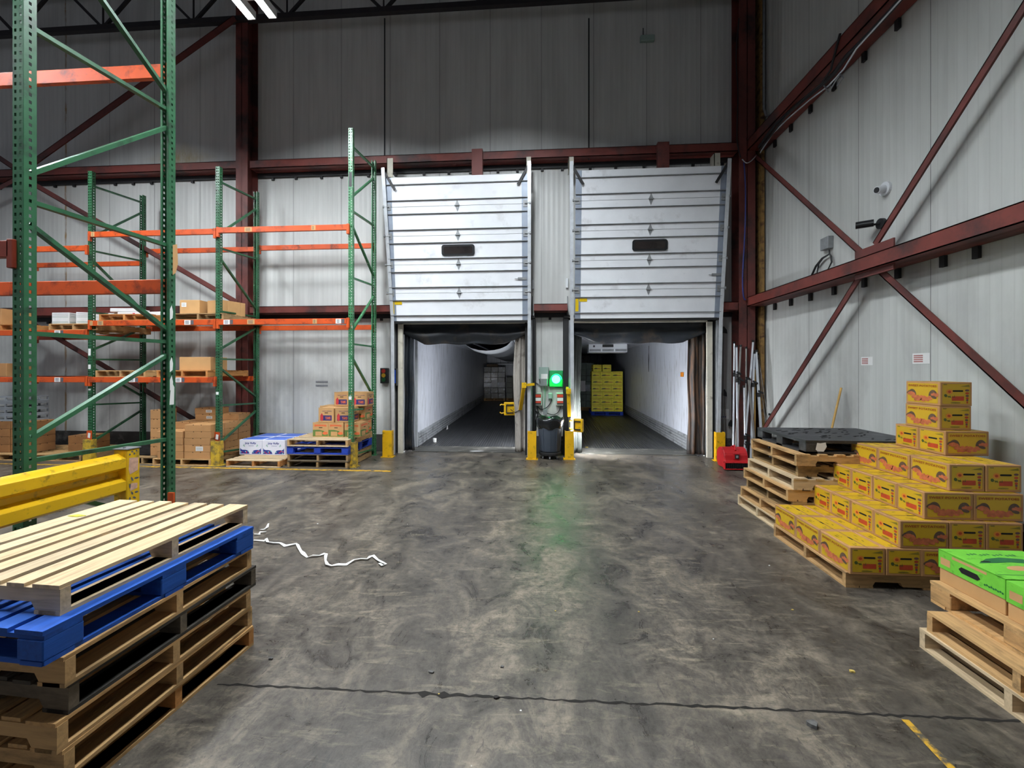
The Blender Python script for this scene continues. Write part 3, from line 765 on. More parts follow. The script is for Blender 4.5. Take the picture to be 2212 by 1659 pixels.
def sweet_proto():
    t = thing('sweet_potato_carton', 'x', 'carton')
    w, d, h = SW-.003, SD-.003, SH-.002
    MB().box(-w/2, w/2, -d/2, d/2, 0, h).build('carton_body', M_KRAFT, t, bevel=.004)
    S = sides(w, d); e = .0009; r = random.Random(2)
    for nm in ('front', 'back'):
        o, u, L = S[nm]; b = MB()
        rrect(b, -L/2+.022, L/2-.022, .020, h-.016, o, u, 0, e, .03)
        b.text('SWEET POTATOES', 0, h*.82, L*.82, h*.09, o, u, UP, 1, 2.6*e)
        for cx in (-L*.30, L*.31):
            b.ell(cx, h*.40, L*.125, h*.26, o, u, UP, 3, 2*e, 10, 0, PI)
        for k in range(26):
            f = k/25; x = -L*.40+L*.80*f; y = h*(.40-.15*math.sin(PI*f))+r.uniform(-.016, .016)
            if abs(x) > L*.2: y += .012
            b.ell(x, y, r.uniform(.018, .030), r.uniform(.012, .018), o, u, UP, 2 if r.random() > .15 else 3, (2.8+.25*(k % 3))*e, 8, rot=r.uniform(-.8, .8))
        b.build('long_side_print', [m_yp, m_br, m_sp, m_spd], t)
    for nm in ('left', 'right'):
        o, u, L = S[nm]; b = MB()
        rrect(b, -L/2+.018, L/2-.018, .020, h-.016, o, u, 0, e, .03)
        rrect(b, -L*.12, L*.22, h*.60, h*.665, o, u, 7, 2.2*e, .45)
        b.ell(-L*.21, h*.60, L*.105, h*.105, o, u, UP, 4, 1.8*e, 12); b.ell(-L*.21, h*.60, L*.05, h*.05, o, u, UP, 2, 2.2*e, 10)
        rrect(b, -L*.14, L*.24, h*.23, h*.41, o, u, 2, 1.8*e, .1)
        for k in range(7): b.poly([(-L*.30+k*.012, h*.36), (-L*.285+k*.012, h*.36+.012*(k % 3)), (-L*.27+k*.012, h*.35)], o, u, UP, 5, 2.4*e)
        b.ell(-L*.33, h*.44, L*.05, h*.07, o, u, UP, 5, 1.9*e, 7, rot=.6); b.ell(-L*.22, h*.40, L*.07, h*.018, o, u, UP, 5, 2*e, 6, rot=-.3)
        for k, yy in enumerate((.66, .54, .43, .33, .25, .16)): b.ell(L*.34, h*yy, L*(.07-.008*k), h*.045, o, u, UP, 6 if k % 2 == 0 else 2, (1.9+.1*k)*e, 9)
        b.ell(-L*.02, h*.14, L*.17, h*.03, o, u, UP, 3, 1.7*e, 8)
        rrect(b, -L*.40, -L*.28, h*.88, h*.92, o, u, 3, 1.8*e); b.poly([(L*.12, h*.82), (L*.42, h*.80), (L*.40, h*.90), (L*.28, h*.86)], o, u, UP, 3, 1.8*e)
        b.build('short_side_print', [m_yp, m_br, m_rd, m_ol, m_or, m_gp, m_pu, M_DARKIN], t)
    b = MB(); o = (0, 0, h); U = (1, 0, 0); V = (0, 1, 0)
    b.poly([(-w/2+.03, -d/2+.02), (w/2-.03, -d/2+.02), (w/2-.03, -.006), (-w/2+.03, -.006)], o, U, V, 0, e)
    b.poly([(-w/2+.03, .006), (w/2-.03, .006), (w/2-.03, d/2-.02), (-w/2+.03, d/2-.02)], o, U, V, 0, e)
    b.poly([(-w/2, -.0012), (w/2, -.0012), (w/2, .0012), (-w/2, .0012)], o, U, V, 2, e)
    for k in range(9): b.ell(r.uniform(-w*.36, w*.36), r.choice((-1, 1))*r.uniform(.03, .1), r.uniform(.008, .03), .006, o, U, V, 1, 2*e, 7, rot=r.uniform(-.3, .3))
    b.poly([(-.03, -.012), (.03, -.012), (.024, .004), (-.024, .004)], o, U, V, 2, 2*e)
    b.build('top_print', [m_yp, m_ol, M_DARKIN], t)
    return Proto(t)
P_SW = sweet_proto()
spal = pallet_proto('s', 1.27, 1.06, 'tan', seed=40)
p0 = at(1827, 1269, 0); ZP = .118
PX0, PY0 = p0.x, p0.y
spal.place((PX0+.635, PY0+.53, 0), 0, 'orange-tinged wooden pallet carrying the sweet potato pyramid')
ordn = ['front', 'second', 'third', 'fourth']
LN = ['bottom', 'second', 'third', 'fourth', 'fifth', 'sixth', 'topmost']
GS = 'yellow sweet potato cartons in the pyramid'
def sweet(x, y, z, along_y, lb, jit=.004):
    """x,y = near-left corner"""
    a, c = (SD, SW) if along_y else (SW, SD)
    rz = (-PI/2 if along_y else 0)+RND.uniform(-.012, .012)
    P_SW.place((x+a/2+RND.uniform(-jit, jit)*.5, y+c/2+RND.uniform(-jit, jit)*.5, z), rz, lb, GS)
def layer(i, px, py, cols, rows=None):
    """px,py: near-left bottom corner in the frame"""
    z = ZP+i*SH; c = at(px, py, z); x = c.x
    for q, kind in enumerate(cols):
        along = kind == 'S'; n = 3 if along else 4; st = SW if along else SD
        if rows: n = rows
        for j in range(n):
            side = 'on the aisle side' if q == 0 else ('in the front face' if j == 0 else 'inside the pile')
            if q == 0 and j == 0: w_ = 'at the front corner nearest the aisle'
            elif q == 0: w_ = '%s from the front along the aisle side' % ordn[j]
            elif j == 0: w_ = '%s column from the aisle in the front face' % ['', 'second', 'third', 'fourth'][q]
            else: w_ = 'hidden behind its neighbours, %s column, %s row' % (['', 'second', 'third', 'last'][q], ordn[j])
            sweet(x, c.y+j*st, z, along, 'yellow sweet potato carton, %s layer, %s' % (LN[i], w_))
        x += SD if along else SW
    return c
layer(0, 1836, 1241, 'SSLL')
layer(1, 1944, 1184, 'LSS')
layer(2, 1997, 1122, 'LL')
layer(3, 2051, 1061, 'SS')
z = ZP+4*SH; c = at(2042, 984, z)
sweet(c.x, c.y, z, False, 'yellow sweet potato carton, front one of the pair in the fifth layer of the pyramid')
sweet(c.x, c.y+SD, z, False, 'yellow sweet potato carton, rear one of the pair in the fifth layer of the pyramid')
z += SH; sweet(c.x-.0, c.y+.05, z, True, 'yellow sweet potato carton second from the very top of the pyramid')
z += SH; sweet(c.x+.005, c.y+.05, z, True, 'yellow sweet potato carton at the very top of the pyramid')

# green lidded cartons, front right
m_lime = mat('lime_lid', '#70c63c', .55, var=.12, scale=9, dirt=('#4f9a2a', .25, 18)); m_dg = mat('dark_green_print', '#1f6a3a', .6, var=.2)
def lime_proto(w, d, h):
    t = thing('lidded_carton', 'x', 'carton')
    MB().box(-w/2+.004, w/2-.004, -d/2+.004, d/2-.004, 0, h-.004).build('carton_body', M_KRAFT2, t, bevel=.003)
    lh = .115; b = MB()
    b.box(-w/2, w/2, -d/2, d/2, h-.006, h); b.box(-w/2, w/2, -d/2, -d/2+.004, h-lh, h); b.box(-w/2, w/2, d/2-.004, d/2, h-lh, h)
    b.box(-w/2, -w/2+.004, -d/2, d/2, h-lh, h); b.box(w/2-.004, w/2, -d/2, d/2, h-lh, h)
    lid = b.build('lid', m_lime, t); tag(lid, 'lime green lid')
    e = .0009; b = MB()
    for nm, (o, u, L) in sides(w, d).items():
        n = Vector(u).cross(Vector(UP))
        rrect(b, -.065, .065, h-.085, h-.050, o, u, 1, 2*e, .5)
        b.poly([(-L*.46, h-.045), (-L*.30, h-.045), (-L*.30, h-.09), (-L*.46, h-.09)], o, u, UP, 2, e)
        b.poly([(-L*.27, h-.012), (L*.25, h-.012), (L*.25, h-.028), (-L*.27, h-.028)], o, u, UP, 2, e)
        for k in range(9): b.ell(.09+k*.012, h-.088+.004*(k % 2), .006, .006, o, u, UP, 0, 1.5*e, 6)
    o = (0, 0, h); U = (1, 0, 0); V = (0, 1, 0)
    b.poly([(-.2, -.005), (-.1, .06), (.0, .085), (.12, .07), (.19, .02), (.21, -.03), (.12, .01), (.0, .02), (-.1, .005)], o, U, V, 0, e)
    b.ell(-.04, -.06, .07, .03, o, U, V, 2, e, 12, rot=.2)
    for k in range(12): b.ell(-.15+k*.025, .115+.006*(k % 3), .008, .012, o, U, V, 0, e, 6)
    for x, y in ((-.14, .02), (.13, -.06), (-.02, -.11)): b.ell(x, y, .03, .009, o, U, V, 1, 1.5*e, 8)
    b.poly([(-w/2+.01, -d/2+.05), (w/2-.01, -d/2+.045), (w/2-.01, -d/2+.05), (-w/2+.01, -d/2+.055)], o, U, V, 0, e)
    b.build('lid_print', [m_dg, M_DARKIN, M_KRAFT2], lid)
    return Proto(t)
LW, LDp, LH = .50, .40, .205
pg = lime_proto(LW, LDp, LH)
c = at(2027, 1185, ZG+LH)
GG = 'lime lidded cartons in the right foreground'
pg.place((c.x+LW/2, c.y-LDp/2, ZG), 0, 'lime green lidded carton with its dark green leaf print in full view', GG)
pg.place((c.x+LW/2-.01, c.y-LDp*1.5-.012, ZG), .01, 'lime green lidded carton cut by the right edge of the photograph, nearest the camera', GG)
pg.place((c.x+LW*1.5+.012, c.y-LDp/2-.01, ZG), -.01, 'lime green lidded carton behind the near one, running out at the right edge', GG)

# brown cartons ---------------------------------------------------
def brown_proto(w, d, h, label=None, m=None, name='cardboard_box', vents=True):
    t = thing(name, 'x', 'box'); m = m or M_KRAFT
    MB().box(-w/2, w/2, -d/2, d/2, 0, h).build('box_body', m, t, bevel=.005)
    b = MB(); b.poly([(-w/2, -.002), (w/2, -.002), (w/2, .002), (-w/2, .002)], (0, 0, h), (1, 0, 0), (0, 1, 0), 1, .0008)
    S = sides(w, d)
    if vents:
        for nm in ('front', 'right'):
            o, u, L = S[nm]
            for x in (-L*.16, L*.14): b.ell(x, h*.97, .012, .007, o, u, UP, 1, .001, 6)
    b.poly([(-w/2, -.03), (w/2, -.03), (w/2, .03), (-w/2, .03)], (0, 0, h), (1, 0, 0), (0, 1, 0), 0, .0006)
    b.build('flap_seam', [M_TAPE, M_DARKIN], t)
    if label:
        b = MB(); o, u, L = S['front']; x0, x1, y0, y1 = label
        b.poly([(x0, y0), (x1, y0), (x1, y1), (x0, y1)], o, u, UP, 0, .0016)
        for k in range(4): yy = y0+(y1-y0)*(.2+.18*k); b.poly([(x0+.01, yy), (x1-.015, yy), (x1-.015, yy+.004), (x0+.01, yy+.004)], o, u, UP, 1, .0022)
        b.build('shipping_label', [M_PAPER, M_INK], t)
    return Proto(t)
# carton stack on the floor in the second bay
w_, d_, h_ = .50, .34, .122
pk = brown_proto(w_, d_, h_); pkl = brown_proto(w_, d_, h_, (-.03, .11, .02, .10)); pks = brown_proto(.46, .32, .12, (.0, .12, .035, .085))
pbay = pallet_proto('s', 1.12, 1.06, 'tan', seed=31, turn=True)
q = at(455, 1007, 0)
bx, by = q.x-1.12, q.y
GB = 'brown cartons stacked on the floor under the rack'
pbay.place((bx+.56, by+.53, 0), 0, 'wooden pallet carrying the big heap of brown cartons under the rack')
cnt = 0
rowsN = ['front', 'middle', 'rear']
for j in range(3):
    for i in range(2):
        n = (4 if i == 0 else 5) if j == 0 else 5
        if j == 2: n = 6 if i == 1 else 5
        for k in range(n):
            lb = 'brown carton, %s row, %s column, %s from the pallet up, in the floor heap' % (rowsN[j], 'left' if i == 0 else 'right', ['first', 'second', 'third', 'fourth', 'fifth', 'sixth'][k])
            P = pkl if (j == 0 and i == 1 and k == 1) else pk
            if P is pkl: lb = 'brown carton with a white shipping label in the floor heap under the rack'
            P.place((bx+.07+.25+i*.53+RND.uniform(-.008, .008), by+.02+.17+j*.355, HP+k*(h_+.0015)), RND.uniform(-.01, .01), lb, GB)
zt = HP+5*(h_+.0015)
pks.place((bx+.50, by+.80, zt), .02, 'brown carton with a white label, lower of the two on top of the floor heap', GB)
pks.place((bx+.49, by+.80, zt+.1215), .03, 'brown carton with a white label, the highest one on the floor heap', GB)
# narrow column left of the heap
pn = brown_proto(.22, .34, .17)
for k in range(5): pn.place((bx-.16, by+.40, HP+k*.172), .01, 'narrow brown carton, %s from below in the column left of the floor heap' % ['first', 'second', 'third', 'fourth', 'fifth'][k], GB)
pthin = pallet_proto('s', .5, .8, 'old', seed=36, turn=True); pthin.place((bx-.28, by+.48, 0), 0, 'narrow old pallet under the column of cartons left of the floor heap')

# joy fully cartons
m_jw = mat('white_carton', '#dfe0ec', .5, var=.04); m_jb = mat('blue_carton_print', '#3563c8', .5, var=.2, scale=14); m_jn = mat('navy_print', '#2b3a8c', .5, var=.3, scale=26)
m_jr = mat('crimson_dots', '#c02a4c', .5, var=.1); m_jc = mat('aqua_dots', '#7fd0cf', .5, var=.1); m_jg = mat('sprig_green', '#3f9a72', .5, var=.1)
w, d, h = .45, .40, .285
t = thing('white_carton', 'x', 'carton')
MB().box(-w/2, w/2, -d/2, d/2, 0, h).build('carton_body', m_jw, t, bevel=.004)
b = MB(); o, u, L = sides(w, d)['front']; e = .0009
b.text('joy fully', 0, h*.76, L*.50, h*.17, o, u, UP, 3, 2*e)
for k in range(10): b.ell(-.035+k*.0105, h*.595+.002*(k % 2), .0045, .005, o, u, UP, 3, 2*e, 6)
for s in (-1, 1):
    b.ell(s*L*.30, h*.61, .016, .006, o, u, UP, 5, e, 8); b.ell(s*L*.27, h*.56, .012, .005, o, u, UP, 5, e, 8, rot=-s*.7); b.ell(s*L*.29, h*.67, .012, .005, o, u, UP, 5, e, 8, rot=s*.6)
    P = [(s*L*.46, h*.07), (s*L*.46, h*.46), (s*L*.42, h*.37), (s*L*.36, h*.33), (s*L*.24, h*.33), (s*L*.14, h*.30), (s*L*.08, h*.2), (s*L*.05, h*.07)]
    if s > 0: P.reverse()
    b.poly(P, o, u, UP, 0, e)
    rr_ = random.Random(4+s)
    for k in range(7): b.ell(s*L*rr_.uniform(.1, .43), h*rr_.uniform(.1, .28), .012, .012, o, u, UP, 1+(k % 2), 2*e, 8)
b.build('front_print', [m_jn, m_jr, m_jc, m_jn, m_jn, m_jg], t)
b = MB(); b.poly([(-w/2+.02, -d/2+.03), (w/2-.02, -d/2+.03), (w/2-.02, -.01), (-w/2+.02, -.01)], (0, 0, h), (1, 0, 0), (0, 1, 0), 0, e)
b.poly([(-w/2+.02, .01), (w/2-.02, .01), (w/2-.02, d/2-.03), (-w/2+.02, d/2-.03)], (0, 0, h), (1, 0, 0), (0, 1, 0), 0, e); b.build('top_print', m_jb, t)
PJ = Proto(t)
pjp = pallet_proto('s', 1.0, 1.0, 'orange', seed=44, bkey='pale', notch=False, nb=7, turn=True)
q = at(477, 1008, 0)
pjt = pjp.place((q.x+.60, q.y+.50, 0), .0, 'pale pinkish pallet on the floor holding the white and blue cartons')
qj = at(517, 982, HP); GJ = 'white and blue cartons on the pinkish pallet'
for i in range(2):
    for j in range(2):
        PJ.place((qj.x+.225+i*.455, qj.y+.20+j*.405, HP), 0, 'white carton with blue wave print, %s, on the pinkish pallet' % ([['front left one', 'rear left one'], ['front right one', 'rear right one']][i][j]), GJ)

# pallets and yam cartons at the right end of the rack
q = at(618, 1011, 0); GY = 'pallets stacked under the yam cartons'
py1 = pallet_proto('s', 1.10, 1.05, 'old', seed=51, bkey='grey', notch=False, turn=True); py2 = block_proto(1.12, 1.05, 'bluer', 'blue_pallet', h=.14); py3 = pallet_proto('s', 1.10, 1.08, 'tan', seed=52, bkey='pale', notch=False, turn=True)
cxp, cyp = q.x+.56, q.y+.54
z = 0
py1.place((cxp, cyp, z), 0, 'grimy pallet on the floor under the blue pallet at the rack end', GY); z += HP
py1.place((cxp+.01, cyp-.01, z), .01, 'grimy pallet directly under the blue pallet at the rack end', GY); z += HP
py2.place((cxp, cyp, z), .0, 'bright blue block pallet at the rack end', GY); z += .14
py3.place((cxp+.01, cyp, z), 0, 'pale topped pallet right beneath the yam cartons', GY); z += HP
m_yn = mat('yam_navy', '#2f2a66', .6, var=.1); m_yr = mat('yam_red', '#c0383a', .6, var=.12, scale=20); m_yo = mat('yam_orange', '#d96a3c', .6, var=.1); m_yg = mat('yam_green', '#5d7a3a', .6, var=.15)
def yam_proto(kind):
    w, d, h = .29, .38, .255; t = thing('yam_carton', 'x', 'carton')
    MB().box(-w/2, w/2, -d/2, d/2, 0, h).build('carton_body', M_KRAFT2, t, bevel=.005)
    b = MB(); e = .0009
    for nm in ('front', 'right', 'left'):
        o, u, L = sides(w, d)[nm]
        rrect(b, -L*.10, L*.14, h*.655, h*.70, o, u, 4, 2*e, .45)
        if kind == 'navy':
            b.text('NORTH CAROLINA', L*.06, h*.80, L*.62, h*.055, o, u, UP, 0, 1.5*e)
            b.poly([(-L*.38, h*.13), (L*.37, h*.13), (L*.37, h*.50), (-L*.38, h*.50)], o, u, UP, 0, e)
            b.poly([(-L*.28, h*.08), (-L*.19, h*.20), (-L*.19, h*.50), (-L*.28, h*.66), (-L*.37, h*.50), (-L*.37, h*.20)], o, u, UP, 1, 2*e)
            b.text('YAMS', L*.12, h*.31, L*.36, h*.21, o, u, UP, 2, 2*e)
        else:
            b.poly([(-L*.38, h*.74), (-L*.2, h*.78), (L*.2, h*.78), (L*.38, h*.74), (L*.38, h*.88), (-L*.38, h*.90)], o, u, UP, 2, e)
            b.poly([(-L*.48, h*.06), (L*.48, h*.06), (L*.48, h*.2), (L*.2, h*.45), (-L*.1, h*.52), (-L*.48, h*.52)], o, u, UP, 3, e)
            b.poly([(-L*.32, h*.10), (L*.10, h*.10), (L*.10, h*.40), (-L*.32, h*.40)], o, u, UP, 5, 2*e)
            b.ell(L*.30, h*.28, L*.17, h*.11, o, u, UP, 2, 2*e, 12)
    b.build('side_print', [m_yn, m_yr, m_yo, m_yg, M_DARKIN, M_KRAFT2], t)
    b = MB(); b.box(-w/2, w/2, -d/2, -d/2+.012, h, h+.012); b.cbox((0, d*.1, h+.004), (w, d*.7, .004), rx=.01); b.build('loose_flap', M_KRAFT2, t)
    return Proto(t)
yn, yg = yam_proto('navy'), yam_proto('green'); GYC = 'yam cartons piled at the rack end'
q = at(675, 944, z); w, h = .30, .268
for j in range(2):
    for i in range(3):
        lb = 'yam carton with green field print, %s row, %s in the bottom layer' % (['front', 'rear'][j], ['left', 'middle', 'right'][i])
        yg.place((q.x+.145+i*w+(-.10 if j else 0), q.y+.19+j*.39, z), RND.uniform(-.04, .04), lb, GYC)
for i in range(2):
    yn.place((q.x+.255+i*(w+.01), q.y+.20, z+h), RND.uniform(-.03, .03), 'navy and red yam carton, %s of the two facing front in the middle layer' % ['left', 'right'][i], GYC)
for i in range(3):
    yg.place((q.x+.06+i*w, q.y+.60, z+h), RND.uniform(-.03, .03), 'yam carton with green field print, %s one at the back of the middle layer' % ['left', 'middle', 'right'][i], GYC)
for i in range(2):
    yn.place((q.x+.39+i*(w+.03), q.y+.52, z+2*h), (-.03, .05)[i], 'navy and red yam carton, %s of the two on top of the pile' % ['left', 'right'][i], GYC)
# ================================================================ RACKING
def strip_cells(b, o, u, W, H, cols, pitch=.0508, hw=.016, hh=.022, z0=.03, m=0):
    """perforated sheet: origin o, horizontal direction u, width W, height H, hole centres cols"""
    o = Vector(o); u = Vector(u)
    xs = [(0, 0)]
    for c in cols: xs += [(c-hw/2, 1), (c+hw/2, 0)]
    xs.append((W, None)); zs = [(0, 0)]; z = z0
    while z+hh < H: zs += [(z-hh/2, 1), (z+hh/2, 0)]; z += pitch
    zs.append((H, None)); k = len(b.v); nx = len(xs)
    for zz, _ in zs:
        for xx, _ in xs: b.v.append(tuple(o+u*xx+Vector((0, 0, zz))))
    for j in range(len(zs)-1):
        for i in range(nx-1):
            if xs[i][1] == 1 and zs[j][1] == 1: continue
            a = k+j*nx+i; b.f.append((a, a+1, a+nx+1, a+nx)); b.m.append(m)
def upright_mesh(H, s, thick):
    """channel post, closed face towards s*-y, centred on x"""
    b = MB(); W = .078; D = .072
    fy = 0 if s > 0 else D
    strip_cells(b, (-W/2, fy if s > 0 else D, 0), (1, 0, 0), W, H, (.020, .058))
    for x in (-W/2, W/2): strip_cells(b, (x, 0, 0), (0, 1, 0), D, H, (.036,))
    yo = D if s > 0 else 0
    for sx in (-1, 1):
        b.face([(sx*W/2, yo, 0), (sx*(W/2-.018), yo, 0), (sx*(W/2-.018), yo, H), (sx*W/2, yo, H)])
    return b
_up = {}
def upright(H, s, parent, x, y, m, thick):
    k = (H, s, m.name, thick)
    if k not in _up:
        o = upright_mesh(H, s, thick).build('upright', m, parent)
        if thick: md = o.modifiers.new('gauge', 'SOLIDIFY'); md.thickness = .003; md.offset = 0
        _up[k] = o
    else:
        o = _up[k].copy(); col.objects.link(o); o.parent = parent
    o.location = (x, y, 0); return o
def frame(parent, x, y0, y1, Hf, Hr, members, m=None, thick=False, plate=True):
    m = m or M_GREEN
    upright(Hf, 1, parent, x, y0, m, thick); upright(Hr, -1, parent, x, y1-.072, m, thick)
    for za, zb in members:
        b = MB(); a = Vector((x, y0+.05, za)); c = Vector((x, y1-.05, zb)); b.bar(a, c, .03, .042, up=(1, 0, 0)); b.build('frame_brace', m, parent)
    for y in (y0+.036, y1-.036): MB().box(x-.07, x+.07, y-.055, y+.055, 0, .01).build('foot_plate', m, parent)
def beam(parent, x0, x1, y, z, h=.10, labels=(), side=-1, m=None, d=.045):
    """step beam in front (side -1) or behind"""
    b = MB(); ya, yb = (y-d, y) if side < 0 else (y, y+d)
    b.box(x0+.04, x1-.04, ya, yb, z-h/2, z+h/2)
    for x in (x0+.04, x1-.045): b.box(x-.035 if x < (x0+x1)/2 else x-.01, x+.01 if x < (x0+x1)/2 else x+.035, ya, yb, z-h/2-.07, z+h/2+.01)
    o = b.build('load_beam', m or M_ORANGE, parent, bevel=.004)
    for i, (f, wd, st) in enumerate(labels):
        b = MB(); x = x0+(x1-x0)*f; b.poly([(0, -.042), (wd, -.042), (wd, .042), (0, .042)], (x, ya-.001, z), (1, 0, 0), UP, 0)
        for k in range(3):
            yy = -.028+.022*k
            b.poly([(.02, yy), (wd-.03, yy), (wd-.03, yy+.010), (.02, yy+.010)], (x, ya-.002, z), (1, 0, 0), UP, 1)
        if st: b.poly([(wd+.005, -.04), (wd+.06, -.04), (wd+.06, .04), (wd+.005, .04)], (x, ya-.001, z), (1, 0, 0), UP, 1)
        b.build('beam_label', [M_PAPER if st is not None else M_KRAFT2, M_INK], o)
    return o
# near rack
t = thing('pallet_rack', 'tall green and orange pallet rack end in the left foreground, behind the yellow guard rail', 'rack', (-3.46, 2.56, 0))
frame(t, 0, 0, 1.16, 5.6, 5.6, [(4.06, 4.14), (4.95, 4.30), (3.06, 3.98), (2.88, 2.89), (2.73, 2.11), (1.99, 2.0), (1.27, 1.88), (1.13, 1.10), (.95, .35), (.25, .25)], M_GREEN, True)
beam(t, -2.7, 0, 0.02, 2.54, .11, m=mat('dark_orange_beam', '#7a2d1a', .45)); beam(t, -2.7, 0, 1.14, 2.52, .13, side=1); beam(t, -2.7, 0, 1.14, 4.53, .13, side=1); beam(t, -2.7, 0, .02, 4.53, .13)
b = MB(); b.box(-.06, .062, -.03, -.012, 0, .60); b.box(.05, .062, -.03, .1, 0, .60); b.box(.045, .10, 1.07, 1.09, .0, .62); b.build('column_protector', M_ORANGE, t)
b = MB(); r = random.Random(9)
for zz, hh in ((2.62, .30),): b.poly([(0, 0), (.035, .03), (.06, .12), (.05, .30), (.0, .28)], (.041, 1.13, zz), (0, .95, 0), UP, 0)
for zz in (2.2, 1.72, 1.55): b.poly([(0, 0), (.03, .02), (.035, .08), (.02, .14), (.0, .10)], (.041, 1.10, zz), (0, .95, 0), UP, 1)
b.poly([(0, 0), (.05, .0), (.055, .16), (.03, .20), (.01, .12)], (.0415, 1.095, 1.42), (0, .95, 0), UP, 1)
b.build('torn_stickers', [M_KRAFT2, M_PAPER], t)
# back rack
t = thing('pallet_rack', 'long green rack with orange beams standing along the back wall, left of the dock doors', 'rack', (0, 0, 0))
YF, YR = 7.33, 8.42
XS = [onY(px, 500, YF).x for px in (757, 470, 194)]; XS.append(XS[-1]-2.55)
for i, x in enumerate(XS[:3]):
    if i == 0: frame(t, x, YF, YR, 6.05, 5.98, [(.21, .13), (.43, .80), (1.01, .965), (1.965, 1.18), (2.20, 2.20), (2.43, 3.22), (3.39, 3.44), (4.34, 3.63), (4.59, 4.66), (4.84, 5.62), (5.75, 5.84)], M_GREENX)
    else: frame(t, x, YF, YR, 5.45, 5.42, [(.22, .14), (.386, .885), (1.08, 1.04), (1.77, 1.17), (1.93, 1.94), (2.11, 2.60), (2.81, 2.83), (3.79, 2.99), (3.97, 4.03), (4.24, 5.06), (5.19, 5.265)], M_GREEN)
def bays(i0, z, lab=(), zr=None):
    beam(t, XS[i0+1], XS[i0], YF+.0, z, .10, lab); beam(t, XS[i0+1], XS[i0], YR, zr or z, .10, side=1)
bays(0, 4.27, ((.22, .14, None), (.72, .08, None))); bays(0, 2.60, ((.06, .12, 1), (.24, .14, None), (.73, .08, None), (.90, .10, 1)))
bays(1, 4.25, ((.03, .07, None),)); bays(1, 2.60, ((.02, .06, None), (.08, .12, None), (.76, .12, 1))); bays(1, 1.55, ((.33, .12, 1), (.69, .12, 1)))
bays(2, 4.0); bays(2, 2.43, ((.74, .12, 1),)); bays(2, 1.55, ((.74, .12, 1),))
for i, x in enumerate(XS[1:3]):
    b = MB(); b.box(x-.05, x+.052, YF-.012, YF-.004, 0, .60); b.poly([(-.03, .47), (.02, .46), (.03, .55), (-.02, .56)], (x, YF-.014, 0), (1, 0, 0), UP, 1); b.build('column_protector', [M_ORANGE, M_PAPER], t)
for (x, zz, hh) in ((XS[2], 2.0, .13), (XS[2], 1.35, .03), (XS[2], 1.75, .08), (XS[0], 1.2, .06), (XS[1], 1.28, .05)):
    b = MB(); b.poly([(-.03, 0), (.02, .0), (.022, hh), (-.03, hh)], (x, YF-.002, zz), (1, 0, 0), UP, 0); b.build('post_sticker', M_PAPER, t)
b = MB()
b.poly([(-.028, 0), (.028, 0), (.028, .26), (-.028, .26)], (XS[0], YF-.002, 5.02-.02), (1, 0, 0), UP, 1)
b.build('post_sticker', [M_PAPER, M_BLACK], t)
# yellow foot guards
def guard(px, py, wd, h, lb, m, y=None, cap=False, group=None):
    p = at(px, py, 0); t = thing('post_guard', lb, 'guard', (p.x, p.y, 0), group=group)
    b = MB(); b.prism([(-wd/2, 0), (wd/2, 0), (wd/2, .11), (wd/2-.012, .11), (wd/2-.012, .012), (-wd/2+.012, .012), (-wd/2+.012, .11), (-wd/2, .11)], (0, 0, 0), (1, 0, 0), (0, 1, 0), (0, 0, h))
    b.build('guard_channel', m, t, bevel=.003)
    b = MB().box(-wd/2-.03, wd/2+.03, -.02, .14, -.0, .012); b.build('anchor_plate', m, t)
    return t
guard(758, 1010, .165, .45, 'faded yellow guard at the foot of the rack post nearest the dock doors', M_YELD)
guard(464, 1007, .165, .45, 'faded yellow guard at the foot of the rack post beside the brown carton heap', M_YELD)
guard(187, 1003, .165, .45, 'faded yellow guard at the foot of the farthest left rack post', M_YELD)
guard(836, 988, .19, .53, 'bright yellow track guard left of the left dock door', M_YEL)
guard(1149, 993, .17, .55, 'bright yellow track guard left of the grey bin', M_YEL)
guard(1230, 993, .17, .55, 'bright yellow track guard right of the grey bin', M_YEL)
guard(1557, 997, .17, .55, 'bright yellow track guard right of the right dock door, beside the red blower', M_YEL)
# guard rail in the foreground
t = thing('guard_rail', 'heavy yellow corrugated guard rail with a square post in the left foreground', 'guard rail', (-3.255, 3.1, 0))
m_yb = mat('barrier_yellow', '#dcae0c', .38, var=.08, scale=4, dirt=('#7a6a1c', .2, 14))
MB().box(-.055, .055, -.055, .055, .012, 1.125).build('post', m_yb, t, bevel=.006)
MB().box(-.13, .13, -.13, .13, 0, .014).build('base_plate', m_yb, t)
MB().box(-.06, .06, -.06, .06, 1.125, 1.132).cyl((.0, -.02, 1.13), (0, -.02, 1.140), .01, n=8).build('cap', mat('grey_cap', '#77797b', .5, var=.15), t)
for k in range(1):
    prof = [(0, .0), (.065, .03), (.065, .10), (.0, .135), (.0, .175), (.065, .205), (.065, .275), (0, .31), (-.006, .31), (.058, .270), (.058, .210), (-.006, .180), (-.006, .130), (.058, .096), (.058, .034), (-.006, .0)]
    b = MB(); b.prism(prof, (-.012, -.056, .785), (1, 0, 0), (0, 0, 1), (0, -2.08, 0)); b.build('rail', m_yb, t, bevel=.003)
b = MB(); b.box(-.065, .065, -2.2-.065, -2.2+.065, .012, 1.08); b.build('post', m_yb, t)
b = MB(); b.poly([(-.03, .0), (.035, .02), (.04, .12), (-.035, .13), (-.04, .04)], (.0565, 0, .93), (0, 1, 0), UP, 0)
for zz, hh in ((.84, .05), (.74, .04), (1.085, .02)):
    for k in range(4): b.ell(-.03+.018*k, zz+hh*(k % 2), .008, hh*.4, (.0562, 0, .0), (0, 1, 0), UP, 1, 0, 6, rot=.5*k)
